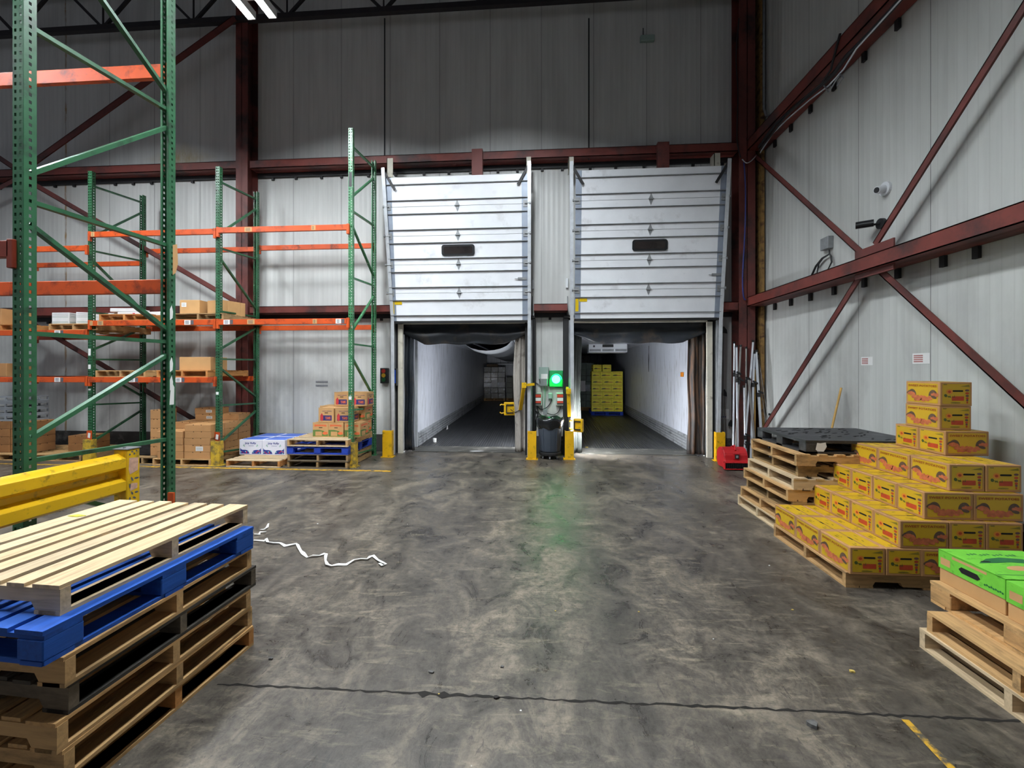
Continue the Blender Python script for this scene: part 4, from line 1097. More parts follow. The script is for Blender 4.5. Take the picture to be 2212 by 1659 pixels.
b.poly([(-.03, .0), (.03, .01), (.032, .05), (-.02, .06)], (.0564, 0, .80), (0, 1, 0), UP, 0)
b.build('torn_label', [mat('torn_pink', '#c9a08a', .7, var=.2, scale=30), M_INK], t)
b = MB(); b.prism([(0, 0), (.07, -.01), (.10, .015), (.03, .03)], (0, 0, 0), (1, 0, 0), (0, 1, 0), (0, 0, .003)); c = at(175, 1112, ZTOPL)
tag(b.build('paper_scrap', mat('yellow_green_scrap', '#c8c83c', .6), loc=(c.x-.05, c.y-.03, ZTOPL+.0005)), 'yellow-green scrap lying on the topmost pale pallet', 'scrap')

# ---- goods on the shelves
prk = {k: pallet_proto('s', 1.0, 1.08, k, seed=60+i, notch=False, turn=True) for i, k in enumerate(('tan', 'orange', 'old'))}
def shelf_pal(k, px0, z, lb, w=1.0, dy=.0):
    zz = z+.05; q = onY(px0, 700, YF+.01)
    prk[k].place((q.x+w/2, YF+.55+dy, zz), 0, lb, 'pallets on the rack shelves'); return q.x, zz+HP
XA = onY(370, 700, YF+.3).x
x, z = shelf_pal('old', 372, 2.60, 'grey wooden pallet on the middle shelf under three plain cartons'); 
b1 = brown_proto(.37, .40, .27, (-.15, -.06, .14, .22), M_KRAFT2, vents=False); b1.place((x+.20, YF+.35, z), .08, 'square brown carton with a small label, left one on the middle shelf', 'plain cartons on the middle shelf')
b2 = brown_proto(.38, .38, .27, None, M_KRAFT2, vents=False); b2.place((x+.70, YF+.40, z), -.30, 'square brown carton set askew beside the labelled one on the middle shelf', 'plain cartons on the middle shelf')
b2.place((onY(495, 650, YF+.5).x, YF+.5, z), -.2, 'square brown carton seen behind the rack post on the middle shelf', 'plain cartons on the middle shelf')
x, z = shelf_pal('tan', 206, 1.55, 'dark gapped pallet on the lowest shelf, left half of the bay')
x, z = shelf_pal('orange', 338, 1.55, 'orange-toned pallet on the lowest shelf under the flat brown carton')
b3 = brown_proto(.62, .42, .25, None, M_KRAFT2, vents=False); b3.place((x+.56+.08, YF+.35, z), 0, 'flat brown carton on the lowest shelf above the orange-toned pallet', 'flat cartons on the lowest shelf')
x, z = shelf_pal('orange', 214, 2.60, 'pallet on the middle shelf holding flat white and red cartons')
m_wr = mat('white_red_carton', '#dcdcdc', .5, var=.05)
for j, (dx, dz, rz, lb) in enumerate(((.35, 0, .05, 'flat white carton with a red corner mark on the middle shelf'), (.78, 0, -.08, 'flat white carton lying right of the red marked one'), (.2, .075, .1, 'flat white tray on top of the red marked carton'))):
    b = MB(); b.box(-.24, .24, -.17, .17, 0, .07); 
    t = thing('flat_carton', lb, 'carton', (x+dx, YF+.42, z+dz), rz, 'flat white cartons on the middle shelf'); b.build('carton_body', m_wr, t, bevel=.006)
    if j == 0: b = MB(); b.poly([(.05, .05), (.11, .05), (.10, .02)], (0, -.171, 0), (1, 0, 0), UP, 0); b.build('red_mark', m_jr, t)
x, z = shelf_pal('tan', 105, 2.43, 'pallet on the shelf under the white and green striped cartons')
m_gs = mat('green_stripe', '#3f7a62', .5)
def stripe_proto():
    t = thing('striped_carton', 'x', 'carton'); w, d, h = .36, .42, .235; MB().box(-w/2, w/2, -d/2, d/2, 0, h).build('carton_body', m_wr, t, bevel=.004)
    b = MB()
    for nm in ('front', 'right', 'left'):
        o, u, L = sides(w, d)[nm]
        for k, zz in enumerate((.035, .055, .14, .165, .20)): b.poly([(-L*.46, zz), (L*.46, zz), (L*.46, zz+.005), (-L*.46, zz+.005)], o, u, UP, 0 if k < 3 else 1, .001)
    b.build('stripe_print', [m_gs, M_INK], t); return Proto(t)
ps_ = stripe_proto()
for dx, rz, lb in ((.50, .35, 'white carton with green stripes turned toward the aisle on the left shelf'), (.02, .0, 'white striped carton left of the turned one on the left shelf'), (.88, .0, 'white striped carton just behind the far rack post')):
    ps_.place((x+dx, YF+.40+(.12 if dx > .8 else 0), z), rz, lb, 'white and green striped cartons on the shelf')
x, z = shelf_pal('orange', -52, 2.43, 'pallet on the shelf at the left edge of the photograph')
b4 = brown_proto(.60, .5, .32, (.05, .22, .06, .17), M_KRAFT, vents=False); b4.place((onY(8, 680, YF+.4).x, YF+.4, z), 0, 'large brown carton with a white label on the shelf at the left edge', None)
b5 = brown_proto(.46, .45, .26, None, M_KRAFT, vents=False); b5.place((onY(22, 800, YF+.4).x, YF+.4, 1.60), 0, 'plain brown carton directly on the lowest shelf at the left edge')
# floor goods at the far left
prk['tan'].place((XS[2]-.75, YF+.60, 0), 0, 'pallet on the floor in the far left bay, beside the rack post'); 
pr2 = pallet_proto('s', 1.0, 1.0, 'tan', seed=71, turn=True); x0 = XS[2]-1.95
pr2.place((x0, YF+.55, 0), 0, 'pallet on the floor at the left edge under a brown carton stack')
b6 = brown_proto(.46, .40, .15, None, mat('shaded_kraft', '#94663b', .8, objvar=.15))
for k in range(4):
    for i in range(2): b6.place((x0-.20+i*.48, YF+.40, HP+k*.152), RND.uniform(-.02, .02), 'brown tray carton, %s column, %s layer in the far left floor stack' % (['left', 'right'][i], ['lowest', 'second', 'third', 'top'][k]), 'brown tray cartons at the far left')
for k in range(2): b6.place((XS[2]-.72, YF+.62, HP+k*.152), .02, 'brown tray carton, %s one on the pallet beside the far rack post' % ['lower', 'upper'][k], 'brown tray cartons at the far left')
# grey crates behind, black bundle
m_cr = mat('grey_crate', '#8b8f94', .5, var=.15)
tcr = thing('plastic_crate', 'x', 'crate'); b = MB(); b.box(-.3, .3, -.2, .2, 0, .02); 
for s in (-1, 1): b.box(-.3, .3, s*.2-.01, s*.2+.01, 0, .035); b.box(-.3, .3, s*.2-.01, s*.2+.01, .09, .12); b.box(s*.3-.01, s*.3+.01, -.2, .2, 0, .035); b.box(s*.3-.01, s*.3+.01, -.2, .2, .09, .12)
for sx in (-.29, -.1, .1, .29):
    for sy in (-.2, .2): b.box(sx-.015, sx+.015, sy-.01, sy+.01, 0, .12)
b.build('crate_body', m_cr, tcr); pc = Proto(tcr)
for k in range(4): pc.place((XS[2]-1.93, YF+.42, HP+4*.152+k*.122), 0, 'pale grey slatted crate, %s in the stack at the left edge' % ['lowest', 'second', 'third', 'top'][k], 'grey crates at the left edge')
# black bundled sheets on a dark pallet under the middle bay
pk2 = pallet_proto('s', .62, 1.0, 'dark', seed=77, turn=True); pk2.place((XS[1]-1.62, YF+.62, 0), 0, 'black stained pallet in the middle bay, left of the narrow carton column')
for k in range(6):
    b = MB(); b.cbox((0, 0, .018), (.56, .9, .034)); o = b.build('black_sheet_bundle', mat('black_bundle', '#232224', .4, var=.5, scale=12), loc=(XS[1]-1.62+RND.uniform(-.02, .02), YF+.62, HP+k*.037), rz=RND.uniform(-.04, .04)); tag(o, 'flat black folded sheet, %s in the pile on the black stained pallet' % ['lowest', 'second', 'third', 'fourth', 'fifth', 'top'][k], 'sheet', 'black folded sheets')
# ================================================================ LOADS IN THE TRAILERS
yp = NT('banana_yellow'); yp.base(yp.ramp(yp.noise(yp.mapped((1, 1, 1)), 8), [(.3, lin('#ddd224')), (.7, lin('#f4e838'))])); yp = yp.mat
m_dash = mat('dark_fruit_print', '#4a4a2a', .6); m_orp = mat('orange_fruit_print', '#c8803a', .6)
def yel_proto(w, d, h):
    t = thing('yellow_carton', 'x', 'carton'); MB().box(-w/2+.003, w/2-.003, -d/2+.003, d/2-.003, 0, h-.003).build('carton_body', yp, t, bevel=.004)
    b = MB()
    for nm in ('front', 'left', 'right'):
        o, u, L = sides(w, d)[nm]
        b.ell(-L*.15, h*.33, L*.25, h*.17, o, u, UP, 0, .001, 10, 0, PI); b.ell(L*.15, h*.33, L*.25, h*.12, o, u, UP, 1, .0015, 10, 0, PI)
        b.poly([(-L*.4, h*.78), (L*.4, h*.78), (L*.4, h*.84), (-L*.4, h*.84)], o, u, UP, 1, .001)
    b.build('side_print', [m_dash, m_orp], t); return Proto(t)
yl_, ys_ = yel_proto(.42, .32, .25), yel_proto(.32, .42, .25)
c = at(1277.5, 897.5, 0); bp2 = block_proto(1.19, 1.0, 'bluer', 'blue_pallet', h=.135); bp2.place((c.x+.6, c.y+.5, .013), -.02, 'blue pallet under the yellow cartons inside the right trailer')
rows = ['lls', 'sll', 'lls', 'sll', 'lls', 'sll']; GYL = 'yellow cartons stacked inside the right trailer'
nm = ['bottom', 'second', 'third', 'fourth', 'fifth', 'sixth']
for k, pat in enumerate(rows):
    x = c.x+.01
    for i, ch in enumerate(pat):
        w = .42 if ch == 'l' else .32; P = yl_ if ch == 'l' else ys_; d = .32 if ch == 'l' else .42
        P.place((x+w/2, c.y+.02+d/2, .15+k*.252), RND.uniform(-.02, .02), 'yellow carton in the right trailer, %s row from the pallet, %s' % (nm[k], ['left', 'middle', 'right'][i]), GYL); x += w
for i in range(2): ys_.place((c.x+.22+i*.37, c.y+.25, .15+6*.252), (.04, -.03)[i], 'yellow carton on top of the stack in the right trailer, %s one' % ['left', 'right'][i], GYL)
def load(T, x, y, w, d, h, m, lb, base=True, name='wrapped_pallet_load'):
    p = tloc(T, x, y, .013); t = thing(name, lb, 'load', p, T.rotation_euler[2])
    r = random.Random(int(x*100+y)); b = MB(); z = .14; nl = max(2, int((h-.14)/.26)); hh = (h-.14)/nl
    for k in range(nl):
        j = r.uniform(-.015, .015)
        for i in range(3): b.box(-w/2+i*w/3+.004+j, -w/2+(i+1)*w/3-.004+j, -d/2, d/2, z, z+hh-.006, 0)
        z += hh
    b.build('cartons', m, t, bevel=.01)
    b = MB()
    for yy in (-d/2+.05, 0, d/2-.05): b.box(-w/2, w/2, yy-.05, yy+.05, 0, .02); b.box(-w/2, w/2, yy-.05, yy+.05, .115, .138)
    for xx in (-w/2+.05, 0, w/2-.05): b.box(xx-.05, xx+.05, -d/2, d/2, .02, .115)
    b.build('pallet_base', woods('tan')[0], t)
    if base:
        b = MB(); b.poly([(-w*.14, h*.40), (w*.14, h*.40), (w*.14, h*.62), (-w*.14, h*.62)], (0, -d/2-.004, 0), (1, 0, 0), UP, 0); b.build('pallet_sheet', M_PAPER, t)
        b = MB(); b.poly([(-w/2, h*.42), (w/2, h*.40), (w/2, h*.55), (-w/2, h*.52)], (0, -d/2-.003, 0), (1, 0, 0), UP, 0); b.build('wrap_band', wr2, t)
    return t
a = at(1068, 866.5, 0)
def inv(T, p):
    M = Matrix.Translation(T.location) @ Matrix.Rotation(T.rotation_euler[2], 4, 'Z'); return M.inverted() @ p
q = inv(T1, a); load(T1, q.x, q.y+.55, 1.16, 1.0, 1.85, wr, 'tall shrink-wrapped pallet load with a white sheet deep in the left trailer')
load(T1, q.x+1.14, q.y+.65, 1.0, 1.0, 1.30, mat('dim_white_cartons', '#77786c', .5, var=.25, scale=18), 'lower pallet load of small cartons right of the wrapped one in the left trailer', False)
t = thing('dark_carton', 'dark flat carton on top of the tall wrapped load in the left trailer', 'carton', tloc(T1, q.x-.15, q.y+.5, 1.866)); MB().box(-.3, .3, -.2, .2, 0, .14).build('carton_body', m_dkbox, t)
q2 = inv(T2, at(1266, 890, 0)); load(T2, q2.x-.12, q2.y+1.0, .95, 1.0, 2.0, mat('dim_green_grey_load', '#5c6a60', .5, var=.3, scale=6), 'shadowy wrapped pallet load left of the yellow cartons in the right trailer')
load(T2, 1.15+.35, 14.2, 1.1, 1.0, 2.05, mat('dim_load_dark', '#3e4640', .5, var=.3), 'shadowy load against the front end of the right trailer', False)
# cooling unit on the trailer ceiling
p = onY(1313, 752, 13.5); qd = inv(T2, p)
t = thing('cooling_unit', 'white slatted cooling unit hung under the roof of the right trailer', 'cooler', p+Vector((0, 0, -.13)), -.021)
b = MB(); b.prism([(0, 0), (.35, -.02), (.40, .27), (-.02, .27)], (-.6, 0, 0), (0, 1, 0), (0, 0, 1), (1.2, 0, 0)); b.build('casing', M_WHITE, t, bevel=.01)
b = MB()
for k in range(3): b.box(-.57+.4*k, -.22+.4*k, -.012, .01, .03, .10)
b.build('grille', M_GALVD, t); MB().box(-.17, .17, -.03, .0, .16, .24).build('maker_plate', M_BLACK, t)
MB().box(-.46, -.40, -.025, .0, .16, .22).build('small_plate', M_INK, t)
p = onX(1405, 747, T2.location.x+2.62); p2 = onX(1406, 803, T2.location.x+2.62)
b = MB(); b.tube([(0, 0, 0), (.0, -.01, -.2), (-.01, 0, -.42), (0, .02, p2.z-p.z)], .022, 6); tag(b.build('hanging_strap', M_BLACK, loc=(p.x-.03, p.y, p.z)), 'black strap hanging on the right liner wall of the right trailer', 'strap')
p = onX(1474, 809, T2.location.x+2.5); tag(MB().box(-.004, 0, -.10, .10, -.05, .05).build('orange_sticker', mat('orange_sticker_m', '#cc7a1c', .5), loc=p+Vector((-.006, 0, 0))), 'small orange sticker on the right trailer wall', 'sticker')
# litter near the door sills
def scrap(px, py, z, sz, m, lb, nm='litter', h=.004):
    p = at(px, py, z); b = MB(); r = random.Random(int(px)); P = [(sz*(.5+.5*r.random())*math.cos(a_*PI/3), sz*(.35+.3*r.random())*math.sin(a_*PI/3)) for a_ in range(6)]
    b.prism(P, (0, 0, 0), (1, 0, 0), (0, 1, 0), (0, 0, h)); tag(b.build(nm, m, loc=(p.x, p.y, z+.001)), lb, 'litter')
m_lit = mat('white_litter', '#e6e6e2', .5)
b = MB(); b.cyl((0, 0, 0), (0, 0, .09), .038, .045, n=14); p = at(939, 955, .013); tag(b.build('paper_cup', m_lit, loc=p), 'white paper cup standing at the left trailer wall', 'cup')
b = MB(); b.tube([(0, 0, 0), (.0, .04, .05), (0, .1, .09), (0, .13, .05), (0, .12, 0)], .01, 6); p = at(965, 928, .013); tag(b.build('bent_strap', m_lit, loc=p), 'small bent white strap further inside the left trailer', 'strap')
scrap(868, 977, 0, .10, m_lit, 'white crumpled scrap at the left foot of the left doorway', h=.03)
scrap(884, 970, 0, .06, m_lit, 'smaller white scrap beside the left foot of the left doorway', h=.015)
scrap(1030, 975, .013, .16, mat('grey_scrap', '#9c9c9a', .7), 'long pale scrape of litter on the left door sill')
scrap(1268, 966, .013, .06, mat('yellow_scrap', '#b89c2a', .6), 'yellow scrap on the sill of the right doorway')
scrap(1504, 980, 0, .09, m_lit, 'white roll-like scrap at the right foot of the right doorway', h=.02)
scrap(1529, 986, 0, .035, m_lit, 'round white bottle cap at the foot of the right doorway jamb', h=.02)
scrap(1521, 985, 0, .03, m_lit, 'tiny white scrap beside the bottle cap in the right doorway', h=.012)

# ================================================================ DOCK EQUIPMENT BETWEEN THE DOORS
WF = WY-.001
def wallpt(px, py, y=WY): return onY(px, py, y)
def wbox(px0, px1, py0, py1, dep, y=WY):
    a = onY(px0, py1, y-dep); c = onY(px1, py0, y-dep); return a, c
# grey control box
a, c = wbox(1164, 1186, 793, 834, .12); t = thing('control_box', 'tall pale grey junction box left of the green signal', 'control box', (a.x, WY, a.z))
W, H = c.x-a.x, c.z-a.z; m_gb = mat('grey_box', '#8fa39b', .5, var=.08)
MB().box(0, W*.95, -.12, 0, H*.35, H).build('box_body', m_gb, t, bevel=.006); MB().box(W*.12, W*.85, -.13, -.0, 0, H*.42).build('lower_box', M_GALVD, t, bevel=.006)
MB().box(W*.22, W*.85, -.135, -.1201, H*.38, H*.64).build('label', M_PAPER, t)
# green signal
a, c = wbox(1187, 1212, 796, 836, .15); cx_, cz_ = onY(1201.5, 819.5, WY-.16).x, onY(1201.5, 819.5, WY-.16).z
t = thing('signal_light', 'glowing green dock signal lamp with hood between the two doors', 'signal', (cx_, WY, cz_))
m_gh = mat('glow_tinted_housing', '#2a9a58', .4); m_gl = mat('green_lens_lit', '#1cff72', .3, var=0, emit=40)  # housing green includes the lamp's glow, put into the colour
MB().box(-.14, .14, -.08, 0, -.16, .18).build('housing', m_gh, t, bevel=.01)
b = MB()
for q in range(6):
    a0_, a1_ = q*PI/12, (q+1)*PI/12; b.cyl((0, -.08-.085*math.sin(a0_), 0), (0, -.08-.085*math.sin(a1_), 0), .085*math.cos(a0_), max(.001, .085*math.cos(a1_)), n=20, caps=False)
b.build('lens', m_gl, t)
b = MB(); n = 14
for k in range(n):
    t0, t1 = PI*k/n, PI*(k+1)/n
    P = [(.105*math.cos(t0), -.08, .105*math.sin(t0)), (.105*math.cos(t1), -.08, .105*math.sin(t1)), (.115*math.cos(t1), -.24, .115*math.sin(t1)), (.115*math.cos(t0), -.24, .115*math.sin(t0))]
    b.face(P)
o = b.build('hood', m_gh, t); md = o.modifiers.new('s', 'SOLIDIFY'); md.thickness = .004
# red and white control boxes
m_oru = mat('warning_orange_red', '#d1462f', .5, var=.05); m_darkbox = mat('dark_box_face', '#3a403c', .5)
for px0, px1, lb in ((1152, 1171, 'left dock control box with red and white warning face'), (1201, 1220, 'right dock control box with red and white warning face')):
    a, c = wbox(px0, px1, 849, 876, .10); W, H = c.x-a.x, c.z-a.z; t = thing('dock_control_box', lb, 'control box', (a.x, WY, a.z))
    MB().box(0, W, -.10, 0, 0, H).build('box_body', mat('pale_box', '#aab0a8', .5), t, bevel=.006)
    b = MB(); b.box(W*.12, W*.88, -.104, -.1, H*.08, H*.92, 0); b.box(W*.14, W*.86, -.107, -.104, H*.66, H*.88, 1); b.box(W*.14, W*.86, -.107, -.104, H*.20, H*.36, 1); b.box(W*.14, W*.86, -.107, -.104, H*.37, H*.62, 2)
    b.build('warning_face', [m_darkbox, m_oru, M_PAPER], t)
a, c = wbox(1184, 1193, 849, 862, .08); t = thing('round_switch_box', 'small round-cornered grey switch box between the two control boxes', 'switch', (a.x, WY, a.z)); MB().box(0, c.x-a.x, -.07, 0, 0, c.z-a.z).build('box_body', m_gb, t, bevel=.02, bseg=3)
a, c = wbox(1173, 1182, 884, 896, .07); t = thing('outlet_box', 'little grey outlet box above the bin', 'outlet', (a.x, WY, a.z)); MB().box(0, c.x-a.x, -.07, 0, 0, c.z-a.z).build('box_body', M_GALVD, t, bevel=.004)
def cable(pts, r, m, lb, y=WY-.03, nm='cable', cat='cable'):
    P = [onY(px, py, y) for px, py in pts]; o = P[0]
    # smooth
    Q = []
    for i in range(len(P)-1):
        p0_, p1_, p2_, p3_ = P[max(i-1, 0)], P[i], P[i+1], P[min(i+2, len(P)-1)]
        for k in range(4):
            t_ = k/4; Q.append(.5*((2*p1_)+(p2_-p0_)*t_+(2*p0_-5*p1_+4*p2_-p3_)*t_*t_+(3*p1_-p0_-3*p2_+p3_)*t_**3))
    Q.append(P[-1]); b = MB().tube([p-o for p in Q], r, 6); return tag(b.build(nm, m, loc=o, smooth=True), lb, cat)
cable([(1150, 640), (1150, 740), (1150, 800), (1149, 815), (1158, 826), (1170, 834)], .010, M_GALVD, 'grey conduit running down left of the control boxes and curving to the grey box')
cable([(1150, 815), (1148, 835), (1149, 870), (1153, 885), (1162, 893), (1158, 910), (1157, 945)], .014, M_BLACK, 'thick black cable looping down on the left behind the bin')
cable([(1176, 834), (1177, 860), (1176, 878), (1178, 884)], .010, m_gb, 'grey conduit between the tall junction box and the outlet box')
cable([(1184, 832), (1200, 836), (1215, 836), (1223, 830), (1222, 780)], .012, mat('green_lit_cable', '#24503a', .5), 'dark cable drooping under the green signal')
cable([(1162, 878), (1168, 884), (1180, 881), (1188, 872), (1192, 862)], .010, M_BLACK, 'black cable linking the left control box to the switch box')
cable([(1180, 892), (1195, 896), (1206, 890), (1211, 878)], .008, M_BLACK, 'thin black cable sagging from the outlet box to the right control box')
cable([(1160, 876), (1163, 890), (1172, 900), (1178, 905)], .010, M_BLACK, 'short black cable dropping into the bin area')
cable([(1226, 640), (1226, 760), (1225, 840), (1222, 900)], .010, M_GALVD, 'thin conduit beside the right dock door, left of its track')
for (px, y0, y1, lb) in ((1151, 604, 624, 'small white sensor box left side of the middle wall'), (1225, 601, 622, 'small white sensor box right side of the middle wall')):
    a = onY(px, y1, WY-.05); c = onY(px, y0, WY-.05); tag(MB().box(-.025, .025, -.05, 0, 0, c.z-a.z).build('sensor_box', M_WHITE, loc=(a.x, WY, a.z), bevel=.006), lb, 'sensor')
# dock lights on swing arms
def dock_light(lb, elbow, pivot, drop, head, rz, hw, hh, side=False, em=480):
    """pivot on track, arm to the head; coordinates in world"""
    t = thing('dock_light', lb, 'dock light', pivot); V0 = Vector(pivot)
    b = MB(); b.bar((0, 0, 0), elbow-V0, .05, .05); b.cbox(elbow-V0, (.09, .09, .10)); b.build('wall_arm', m_yb, t)
    b = MB(); b.bar(elbow-V0, drop-V0, .07, .04); b.build('swing_arm', m_yb, t, bevel=.004)
    b = MB(); e = drop-V0; h = head-V0; mid = (e+h)/2+Vector((0, 0, -.07)); b.tube([e, mid, h], .008, 6); b.build('power_cord', M_BLACK, t)
    M = Matrix.Translation(h) @ Matrix.Rotation(rz, 4, 'Z')
    b = MB(); b.box(-hw/2, hw/2, -.03, .05, -hh/2, hh/2, 0, M); hd = b.build('lamp_head', m_yb, t, bevel=.015, bseg=2)
    b = MB(); 
    for s in (-1, 1): b.box(-hw*.32, hw*.32, -.05, -.03, s*hh*.30-.012, s*hh*.30+.012, 0, M)
    b.box(-hw*.36, -hw*.28, -.055, -.03, -hh*.3, hh*.3, 0, M); b.build('grab_handle', M_BLACK, hd)
    b = MB()
    for s in (-1, 1): b.tube([M @ Vector((-hw/2, 0, s*hh*.3)), M @ Vector((-hw/2-.06, 0, s*hh*.34)), M @ Vector((-hw/2-.09, .0, s*hh*.26))], .014, 8)
    b.build('guard_bar', m_yb, hd)
    b = MB(); b.box(-hw*.42, hw*.42, .051, .056, -hh*.42, hh*.42, 0, M); b.build('led_panel', mat('led_panel_lit_%d' % em, '#f4f8ff', .4, var=0, emit=em), hd)
    if side: b = MB(); b.box(-hw/2-.006, -hw/2, -.01, .03, -hh*.40, hh*.40, 0, M); b.build('added_glow_strip', mat('added_strip_glow', '#f4f8ff', .4, var=0, emit=160), hd)  # invented glowing strip, added to brighten the wall beside the bin
    return t
YT = 8.42
dock_light('yellow dock light on a swing arm reaching into the left trailer doorway', onY(1132, 832, 8.38), onY(1154, 830, 8.45), onY(1124, 885, 8.75), onY(1101, 883, 9.0), .25, .24, .28)
dock_light('yellow dock light folded against the post right of the bin', onY(1228, 845, 8.38), onY(1225, 838, 8.5), onY(1230, 900, 8.5), onY(1249, 919, 8.38), -.5, .20, .26, True, 800)

# traffic lights on the left, control screen
a, c = wbox(821, 837, 795, 828, .10); W, H = c.x-a.x, c.z-a.z
t = thing('traffic_light', 'black dock signal box with unlit lenses beside the left dock door', 'signal', (a.x, WY, a.z)); MB().box(0, W, -.10, 0, 0, H).build('housing', m_blackpl, t, bevel=.006)
for k, (hx, lb) in enumerate((('#7a1d14', 'dull red'), ('#8a6a14', 'dull amber'), ('#0f3a1c', 'dark green'))):
    zc = H*(.80-.28*k); MB().cyl((W*.48, -.10, zc), (W*.48, -.115, zc), W*.27, n=16).build('lens', mat('lens_%d' % k, hx, .3), t)
a, c = wbox(852, 858, 796, 833, .0, 8.55); t = thing('narrow_panel', 'narrow black panel with a blue face on the left jamb of the left dock door', 'panel', (a.x, 8.55, a.z)); H = c.z-a.z
MB().box(-.01, .06, -.05, .05, 0, H).build('panel_body', m_blackpl, t, bevel=.004); MB().box(.0, .045, -.055, -.05, H*.15, H*.92).build('blue_face', mat('blue_face', '#2a56b8', .4), t)

# wall labels
def wl(px, py, w_, h_, rows_, lb, plane='Y', m0=M_PAPER, m1=M_INK):
    b = MB()
    if plane == 'Y':
        p = onY(px, py, WY-.004); u = (1, 0, 0)
    else:
        p = onX(px, py, WX_R-.004); u = (0, -1, 0)
    b.poly([(0, 0), (w_, 0), (w_, h_), (0, h_)], (0, 0, 0), u, UP, 0)
    for k in range(rows_):
        y = h_*(.15+.75*k/max(1, rows_)); b.poly([(w_*.08, y), (w_*.62, y), (w_*.62, y+h_*.12), (w_*.08, y+h_*.12)], (0, 0, 0), u, UP, 1, .001)
    return tag(b.build('wall_label', [m0, m1], loc=p), lb, 'label')
m_lg = mat('grey_label', '#7c7d80', .6, var=.2, scale=40)
wl(682, 827, .27, .04, 1, 'upper grey striped label on the back wall left of the end rack post', m0=m_lg); wl(682, 835, .27, .04, 1, 'lower grey striped label on the back wall left of the end rack post', m0=m_lg)
m_rt = mat('red_label_text', '#a8706a', .6)
wl(1860, 789, .20, .11, 4, 'white location label with red lines, left of the two on the right wall', 'X', m1=m_rt); wl(1971, 786, .22, .12, 4, 'white location label with red lines above the sweet potatoes, right of the two', 'X', m1=m_rt)
wl(1557, 905, .16, .20, 1, 'white notice with a blue mark on the wall right of the right dock door', m1=mat('blue_mark', '#2b2f8f', .6))

# ================================================================ BIN, BLOWER, POLES
c = at(1188, 992, 0); t = thing('waste_bin', 'grey wheeled waste bin with a black liner between the dock doors', 'bin', (c.x, c.y+.12, 0))
m_bin = mat('grey_bin_plastic', '#434b56', .5, var=.08); R_ = .24; b = MB()
prof = [(0, .14), (R_*.80, .14), (R_*.84, .16), (R_*.97, .62), (R_*1.02, .70), (R_*1.05, .72), (R_*1.05, .75), (R_*.98, .75), (R_*.80, .17), (0, .165)]
b.lathe(prof, 28); b.build('bin_body', m_bin, t, smooth=True)
b = MB()
for k in range(10):
    a_ = 2*PI*k/10+.31; b.bar((R_*.845*math.cos(a_), R_*.845*math.sin(a_), .17), (R_*.975*math.cos(a_), R_*.975*math.sin(a_), .60), .014, .014, up=(math.cos(a_), math.sin(a_), 0))
b.build('bin_ribs', m_bin, t)
b = MB(); r = random.Random(8); n = 36; rings = [(1.0, .60), (1.07, .64), (1.12, .74), (1.10, .79), (1.0, .80), (.96, .77), (.6, .66)]
for q, (f, zz) in enumerate(rings):
    for i in range(n):
        a_ = 2*PI*i/n; rr_ = R_*f*(1+.035*math.sin(a_*7+q)+.02*math.sin(a_*13+2*q)); b.v.append((rr_*math.cos(a_), rr_*math.sin(a_), zz+.018*math.sin(a_*5+q*.7)))
for q in range(len(rings)-1):
    for i in range(n): j = (i+1) % n; b.f.append((q*n+i, q*n+j, (q+1)*n+j, (q+1)*n+i)); b.m.append(0)
b.build('bin_liner', mat('bin_liner_black', '#15181a', .22, coat=.4), t, smooth=True)
b = MB(); b.lathe([(0, .075), (R_*.86, .075), (R_*.90, .09), (R_*.90, .125), (R_*.84, .135), (0, .135)], 24); dly = b.build('dolly', M_RUBBER, t)
for a_ in (-.5, -1.6, -2.6, .8, 2.2):
    x, y = R_*.66*math.cos(a_), R_*.66*math.sin(a_); b = MB(); b.cyl((x-.012, y, .032), (x+.012, y, .032), .032, n=14); b.box(x-.018, x+.018, y-.01, y+.02, .04, .08); b.build('caster', M_GALVD, dly)
# red floor blower
c = at(1593, 1016, 0); t = thing('floor_blower', 'red floor blower at the foot of the leaning poles', 'blower', (c.x, c.y+.18, 0), .02)
m_rp = mat('red_blower_plastic', '#b81c22', .38, var=.1, dirt=('#5a1a1a', .3, 5)); W = .44; b = MB()
prof = []
for k in range(15): a_ = -.35*PI+1.35*PI*k/14; prof.append((.03+.165*math.cos(a_+.0), .20+.165*math.sin(a_)))
P = [(-.20, .02), (.14, .02), (.19, .12)]+[(.03+.165*math.cos(x_), .205+.165*math.sin(x_)) for x_ in [(.0+PI*k/12) for k in range(1, 13)]]+[(-.145, .16), (-.20, .135)]
b.prism(P, (-W/2+.02, 0, 0), (0, 1, 0), (0, 0, 1), (W-.04, 0, 0)); b.build('shell', m_rp, t, bevel=.01)
b = MB(); b.box(-W/2-.02, W/2+.02, -.225, -.16, .015, .035); b.box(-W/2-.02, W/2+.02, -.225, -.16, .125, .145); b.box(-W/2-.02, -W/2+.005, -.225, -.16, .015, .145); b.box(W/2-.005, W/2+.02, -.225, -.16, .015, .145); b.build('outlet_rim', m_rp, t, bevel=.008)
b = MB(); b.box(-W/2+.005, W/2-.005, -.206, -.20, .035, .125, 0)
for k in range(13): x = -W/2+.03+k*.032; b.box(x, x+.006, -.222, -.205, .035, .125, 1)
for k in range(3): b.box(-W/2+.005, W/2-.005, -.221, -.206, .055+.022*k, .059+.022*k, 1)
b.build('outlet_grille', [M_DARKIN, M_BLACK], t)
b = MB(); b.box(-.055, .055, -.155, -.11, .175, .285, 0); b.box(-.035, .035, -.163, -.155, .19, .268, 1); b.box(-.02, .02, -.170, -.163, .205, .25, 2); b.build('switch_plate', [m_rp, M_BLACK, M_GALVD], t, bevel=.006)
